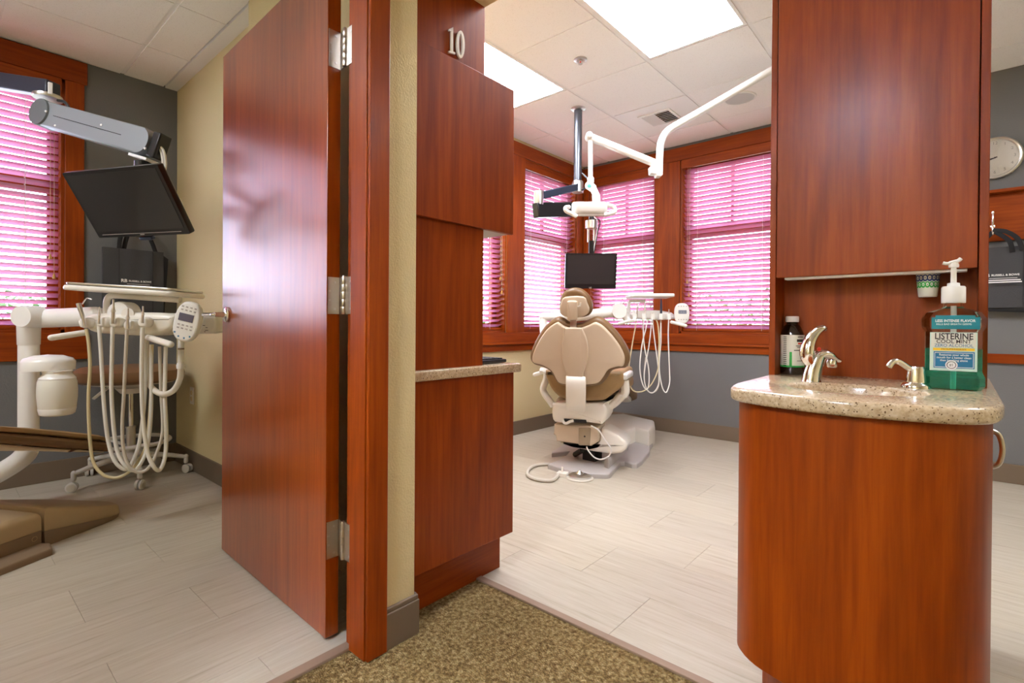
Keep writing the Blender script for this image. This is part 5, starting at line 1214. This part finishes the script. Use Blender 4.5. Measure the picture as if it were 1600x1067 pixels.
# ---------------- delivery unit on its post
def unit_left():
    ZU = 2.50; p = lambda u, v, d=0.0: D(u, v, ZU+d); q = ZU/FPX
    pd = .18; pb = p(45, 560, pd)
    t = thing('delivery_unit', 'white instrument delivery unit on a tall post with water bottle', 'delivery unit', (pb.x, pb.y, 0))
    pz = lambda v: p(45, v, pd).z
    qp = (ZU+pd)/FPX
    zb = pz(690)
    MB().lathe([(.0005, zb), (13*qp, zb), (13*qp, pz(539)), (13.8*qp, pz(538)), (14.6*qp, pz(500)), (14.6*qp, pz(489)), (12*qp, pz(485)), (.0005, pz(484))], V(pb.x, pb.y, 0), Z_, 28).build('post', PLASTW, t)
    fo_ = FL(-110, 800); 
    MB().tube(cat([p(45, 685, pd), p(44, 700, pd), p(36, 714, pd), p(14, 730, pd), p(-25, 752, pd), p(-80, 780, pd)], 5), 14*qp, 20).build('support_arm', PLASTW, t)
    e_ = p(-80, 780, pd); MB().lathe([(.0005, 0), (.15, 0), (.15, .02), (.08, .05), (.06, e_.z), (.0005, e_.z+.02)], V(e_.x, e_.y, 0), Z_, 28).build('pedestal', PLASTW, t)
    a0_, a1_ = p(60, 498, pd), p(150, 494, .10)
    MB().capsule(a0_, a1_, 15.5*q, 18).build('arm', PLASTW, t)
    MB().lathe([(.0005, -.10), (.052, -.10), (.056, -.09), (.056, .0), (.0005, .0)], p(61, 495, pd-.02), CF, 26).build('elbow', PLASTW, t)
    # control head
    sA = lambda x, y: (20+.2125*x, 440+.2125*y)
    hd = [(520, 250), (640, 232), (800, 228), (1000, 225), (1170, 240), (1185, 300), (1165, 350), (1080, 385), (960, 400), (700, 385), (575, 372), (520, 330)]
    MB().slab(cat([p(*sA(*k), .0) for k in hd], 3, True), CF, .17, .03, 4).build('control_head', PLAST, t)
    MB().slab(cat([p(*sA(*k), .02) for k in [(1150, 232), (1420, 242), (1490, 262), (1498, 340), (1470, 375), (1330, 385), (1160, 370)]], 2, True), CF, .12, .015, 3).build('side_housing', PLAST, t)
    ps = MB()
    for x, y, w_ in ((1368, 322, 6), (1405, 322, 16), (1425, 338, 14), (1425, 358, 22), (1412, 368, 8)): ps.obox(p(*sA(x, y), .0195), CR*w_*.2125*q*.5, CU*4*.2125*q*.5, CF*.001)
    ps.build('port_marks', DARK_PR, t, smooth=False, kind='stuff')
    MB().lathe([(.0005, -.05), (17*q, -.05), (18*q, -.04), (18*q, .03), (.0005, .03)], p(*sA(830, 232), .06), CF, 30).build('pivot_cap', PLASTW, t)
    MB().lathe([(.0005, 0), (10*q, 0), (10*q, .004), (.0005, .004)], p(*sA(848, 240), .008), -CF, 24).build('pivot_disc', PLAST, t)
    # tray
    tc = p(*sA(915, 70), .10); tx_ = (CR*math.cos(.055)-CU*math.sin(.055)); tx_ = (p(*sA(1325, 95), .04)-p(*sA(512, 45), .04)); tl = tx_.length/2; tx_.normalize()
    ty_ = (CF-tx_*CF.dot(tx_)); ty_.z = 0; ty_.normalize(); tn = tx_.cross(ty_).normalized()
    if tn.z < 0: tn = -tn
    MB().slab([tc+tx_*a+ty_*b-tn*.018 for a, b in rrect(tl, .135, .03, 5)], tn, .026, .010, 3).build('tray', PLAST, t)
    MB().slab([tc+tx_*(a*.97)+ty_*(b*.95)+tn*.010 for a, b in rrect(tl, .135, .03, 5)], tn, .012, .003, 2).build('tray_insert', STEEL, t)
    MB().tube(cat([p(*sA(690, 240), .08), p(*sA(690, 160), .08), p(*sA(702, 118), .08), p(*sA(740, 103), .08), p(*sA(900, 112), .08), p(*sA(1230, 135), .08)], 5), 4.8*q, 12).build('tray_post', PLAST, t)
    # grab handles
    MB().capsule(p(*sA(285, 412), -.10), p(*sA(530, 375), -.01), 4.6*q).build('handle', PLAST, t)
    MB().capsule(p(*sA(1000, 412), -.01), p(*sA(1160, 462), -.10), 5.0*q).build('handle', PLAST, t)
    # holders and handpieces
    xs = ((515, 305), (650, 300), (742, 302), (845, 322), (950, 300))
    for k, (x, y) in enumerate(xs):
        MB().slab(cat([p(*sA(x+a, y+b), -.035) for a, b in [(-38, -18), (0, -42), (38, -30), (46, 0), (30, 32), (-28, 30)]], 3, True), CF, .06, .012, 3).build('holder', PLAST, t)
    hp1 = cat([p(*sA(483, 160), -.05), p(*sA(500, 215), -.05), p(*sA(517, 268), -.05), p(*sA(528, 330), -.05)], 4)
    sy_ = MB().tube(hp1, [3.2*q]*4+[2.7*q]*4+[2.3*q]*5, 10).build('syringe', STEEL, t)
    MB().tube(cat([p(*sA(510, 165), -.05), p(*sA(530, 135), -.05), p(*sA(548, 122), -.05), p(*sA(578, 130), -.05)], 4), 1.0*q, 8).build('syringe_nozzle', CHROME, sy_)
    for x, y0, y1, r, m in ((636, 185, 310, 1.5, NICKEL), (738, 130, 310, 2.4, NICKEL), (846, 198, 345, 2.0, NICKEL), (955, 180, 305, 1.8, NICKEL)):
        hp_ = MB().tube([p(*sA(x+2, y0), -.05), p(*sA(x+2, y0+.3*(y1-y0)), -.05), p(*sA(x, y0+.35*(y1-y0)), -.05), p(*sA(x-2, y1), -.05)], [r*.55*q, r*.65*q, r*q, r*1.25*q], 12).build('handpiece', m, t)
        MB().tube([p(*sA(x, y0+.42*(y1-y0)), -.05), p(*sA(x, y0+.52*(y1-y0)), -.05)], r*1.35*q, 12).build('collar', STEEL, hp_)
    # hoses
    sB = lambda x, y: (100+.328*x, 430+.328*y)
    HH = lambda m, r, pts, d=-.05: hose('hose', m, r*q, [p(*sB(*k), d+.14*max(0, min(1, (i-len(pts)*.45)/(len(pts)*.45)))) for i, k in enumerate(pts)], t, 10)
    HH(HOSEY, 2.3, [(106, 255), (118, 330), (124, 440), (117, 560), (117, 660), (124, 790), (140, 890), (180, 945), (235, 965), (290, 950), (340, 905), (385, 830), (400, 760), (412, 600), (420, 330)])
    HH(HOSEW, 2.7, [(167, 245), (176, 370), (184, 520), (196, 680), (215, 810), (245, 890), (290, 925), (320, 900), (350, 830), (368, 740), (385, 560), (385, 320)])
    HH(HOSEW, 2.7, [(232, 245), (228, 400), (226, 560), (238, 740), (258, 850), (295, 910), (335, 930), (375, 880), (400, 800), (415, 640), (415, 330)])
    HH(HOSEG, 2.4, [(300, 260), (292, 420), (285, 580), (278, 700), (282, 820), (305, 900), (350, 938), (400, 920), (440, 850), (470, 740), (462, 560), (455, 340)])
    HH(HOSEW, 2.9, [(374, 250), (370, 420), (372, 600), (382, 740), (400, 850), (430, 915), (458, 925), (482, 860), (487, 740), (480, 560), (485, 340)])
    # touchpad on its neck and J-shaped arm
    c = p(290.5, 502.5, -.07); ux = (CR*math.cos(.30)+CU*math.sin(.30)*0); tu = (CU*math.cos(.24)+CR*math.sin(.24)).normalized(); tr2 = tu.cross(CF).normalized()
    if tr2.dot(CR) < 0: tr2 = -tr2
    MB().slab([c+tr2*20*q*(abs(math.cos(a))**.8*(1 if math.cos(a) > 0 else -1))+tu*31*q*(abs(math.sin(a))**.8*(1 if math.sin(a) > 0 else -1)) for a in [2*math.pi*k/40 for k in range(40)]], CF, .035, .012, 4).build('touchpad', PLASTW, t)
    MB().obox(c-CF*.001+tu*6*q+tr2*-1.0*q, tr2*11.2*q, tu*5.8*q, CF*.0012).build('touchpad_screen', mat('lcd_violet', (.13, .12, .17), .2), t)
    bk = MB()
    for j, row in enumerate((22, 17, -6, -11)):
        for i in range(4): bk.obox(c-CF*.001+tr2*(i-1.5)*6.6*q+tu*row*q, tr2*1.5*q, tu*1.0*q, CF*.0009)
    bk.build('touchpad_keys', GREYP, t, smooth=False, kind='stuff')
    bl = MB()
    for i, (a, b) in enumerate(((-13, -19), (-6, -24), (3, -25), (11, -21))): bl.lathe([(.0005, 0), (1.5*q, 0), (1.2*q, .001), (.0005, .0012)], c-CF*.0004+tr2*a*q+tu*b*q, -CF, 10)
    bl.build('blue_keys', mat('blue_key', (.06, .22, .42), .4), t, kind='stuff')
    MB().tube([p(283, 528, -.05), p(282.5, 571, -.03)], 4.2*q, 14).build('touchpad_neck', PLASTW, t)
    MB().lathe([(.0005, 0), (4.4*q, 0), (4.4*q, 2.2*q), (.0005, 2.2*q)], p(283, 546, -.049), CU, 14).build('neck_ring', TAUPE, t)
    MB().lathe([(.0005, 0), (5.6*q, 0), (6.2*q, 5*q), (5*q, 9*q), (.0005, 9*q)], p(282.5, 576, -.03), CU, 16).build('neck_collar', PLASTW, t)
    MB().tube(cat([p(282.5, 574, -.03), p(281, 592, -.01), p(272, 609, .02), p(257, 616, .05), p(243, 611, .08), p(233, 598, .10), p(229, 570, .11), p(228, 522, .11)], 5), 4.4*q, 14).build('touchpad_arm', PLAST, t)
    # bottle bracket and water bottle
    sC = lambda x, y: (.18735*x, 480+.18735*y)
    MB().lathe([(.0005, -.01), (33*q, -.01), (33.5*q, 10*q), (30*q, 15*q), (18*q, 19.5*q), (.0005, 21*q)], p(*sC(403, 505), .02), Z_, 32).build('bottle_cap_bracket', PLASTW, t)
    MB().tube([p(75, 566, .02), p(48, 566, pd)], 9*q, 14).build('bracket_link', PLASTW, t)
    wb_ = p(*sC(478, 895), .0); zz = lambda v: (895-v)*.18735*q
    wbt = thing('water_bottle', 'translucent water bottle screwed under the white bracket dome', 'bottle', wb_)
    MB().lathe([(.0005, 0), (19.5*q, 0), (21*q, zz(885)), (23*q, zz(838)), (24.6*q, zz(750)), (24.8*q, zz(690)), (24*q, zz(620)), (22.5*q, zz(595))], wb_, Z_, 32).build('bottle_body', MILKY, wbt)
    MB().lathe([(22.8*q, zz(600)), (23*q, zz(590)), (18*q, zz(555)), (18*q, zz(545)), (18.6*q, zz(540)), (18.6*q, zz(528)), (9*q, zz(526)), (9*q, zz(490)), (.0005, zz(490))], wb_, Z_, 32).build('shoulder', PLASTW, wbt)
    MB().lathe([(20.5*q, zz(888)), (21.6*q, zz(886)), (23.4*q, zz(842)), (23*q, zz(836)), (20.5*q, zz(840))], wb_, Z_, 32).build('foot_band', PLASTW, wbt)
unit_left()

# ---------------- dental chair behind the door (foot end and base)
def chair_left():
    tip = FL(205, 799); ax = V(-.45, .893, 0).normalized(); sd = V(ax.y, -ax.x, 0)        # sd points to the viewer's right/near side
    base0 = V(-2.95, .10, 0)
    t = thing('dental_chair', 'low brown dental chair foot end over a tan floor base, inside the door', 'dental chair', (-3.1, .35, 0))
    F0 = lambda u, v, z: FL(u, v, z)
    # wedge shaped toe of the base: plan outline traced on the floor line
    s3 = lambda x, y: (.1593*x, 740+.1593*y)
    near0, near1 = FL(*s3(435, 722)), FL(*s3(1285, 395))
    L_ = (near1-near0).length; ad = (near1-near0).normalized(); wd = V(-ad.y, ad.x, 0)
    if wd.dot(CF) < 0: wd = -wd
    WW = .44
    plan = cat([near0, near0+ad*L_*.5, near0+ad*L_*.85+wd*.015, near0+ad*L_*1.0+wd*.09, near0+ad*L_*1.03+wd*.20, near0+ad*L_*.93+wd*.33, near0+ad*L_*.6+wd*.41, near0+ad*L_*.2+wd*WW, near0+wd*WW], 4)
    def hgt(pt, a, b): k = max(0, min(1, (pt-near0).dot(ad)/L_)); return a+(b-a)*k
    n = len(plan)
    def ring(ins_, f): 
        c = sum(plan, V(0, 0, 0))/n; return [Vector((pt.x+(c.x-pt.x)*ins_, pt.y+(c.y-pt.y)*ins_, f(pt))) for pt in plan]
    lo_h = lambda pt: hgt(pt, .070, .008); hi_h = lambda pt: hgt(pt, .168, .055)
    def shell(rs_):
        vv = [q_ for r_ in rs_ for q_ in r_]; ff = [(i*n+k, i*n+(k+1) % n, (i+1)*n+(k+1) % n, (i+1)*n+k) for i in range(len(rs_)-1) for k in range(n)]
        ff += [tuple(range(n-1, -1, -1)), tuple((len(rs_)-1)*n+k for k in range(n))]; return MB().add(vv, ff)
    shell([ring(.02, lambda pt: 0), ring(.0, lo_h)]).build('toe_skirt', TAUPE, t)
    shell([ring(.01, lambda pt: lo_h(pt)), ring(-.005, lambda pt: lo_h(pt)+.006), ring(-.005, lambda pt: hi_h(pt)-.045), ring(.012, lambda pt: hi_h(pt)-.018), ring(.05, lambda pt: hi_h(pt)-.004), ring(.12, lambda pt: hi_h(pt))]).build('toe_cover', TANPL, t)
    # main base box nearer the viewer's left
    c0 = FL(*s3(435, 730)); back = -ad
    o2 = c0+back*.012
    mp2 = [o2-wd*.06, o2+wd*.50, o2+wd*.50+back*1.1, o2-wd*.06+back*1.1]
    mp2 = [o2-wd*.0, o2+wd*.46, o2+wd*.46+back*1.1, o2+back*1.1]
    MB().slab(mp2, Z_, .085, .004, 1, both=False).build('base_skirt', TAUPE, t)
    MB().slab([v_+Z_*.085 for v_ in mp2], Z_, .085, .035, 4, both=False).build('base_cover', TANPL, t)
    fp_ = [FL(*s3(505, 800)), FL(*s3(490, 745)), c0+wd*.02, c0+wd*.02+back*1.1, FL(*s3(505, 800))+back*1.1]
    MB().slab([FL(*s3(515, 795)), FL(*s3(495, 740)), c0+wd*.04-ad*.02, c0+wd*.04+back*1.1, FL(*s3(515, 795))+back*1.1], Z_, .030, .010, 3, both=False).build('floor_plate', TAUPE, t)
    MB().lathe([(.009, 0), (.011, 0), (.011, .0015), (.009, .0015)], FL(*s3(338, 640), .0)*0+ONP(*s3(338, 640), o2, wd), -wd, 20).build('cover_plug', TANPL, t)
    # leg rest: side silhouette traced, extruded sideways
    LP0 = near0+wd*.04+ad*.1; n_ = wd
    sL = lambda x, y: (.15*x, 640+.15*y)
    LK = lambda x, y, off=0.0: ONP(*sL(x, y), LP0+wd*off, wd)
    top_ = [(-350, 150), (0, 175), (300, 190), (700, 225), (1050, 265), (1165, 300)]; mid = [(1165, 335), (900, 310), (500, 270), (0, 228), (-350, 205)]
    MB().slab([LK(*k) for k in top_+mid], wd, .42, .02, 3).build('leg_rest_top', BROWNL, t)
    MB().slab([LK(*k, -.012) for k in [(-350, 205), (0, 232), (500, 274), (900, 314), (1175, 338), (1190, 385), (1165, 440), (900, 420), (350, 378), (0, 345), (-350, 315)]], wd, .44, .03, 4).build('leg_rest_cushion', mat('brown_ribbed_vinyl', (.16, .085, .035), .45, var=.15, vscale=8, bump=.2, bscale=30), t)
    MB().slab([LK(*k, .02) for k in [(-350, 325), (0, 352), (350, 385), (900, 425), (720, 445), (330, 430), (0, 432), (-350, 430)]], wd, .36, .01, 2).build('leg_rest_pan', BEIGE, t)
    MB().slab([LK(*k, .0) for k in [(740, 442), (800, 412), (1080, 435), (1090, 448), (1000, 445)]], wd, .34, .003, 1).build('hinge_plate', NICKEL, t)
chair_left()
#PART5
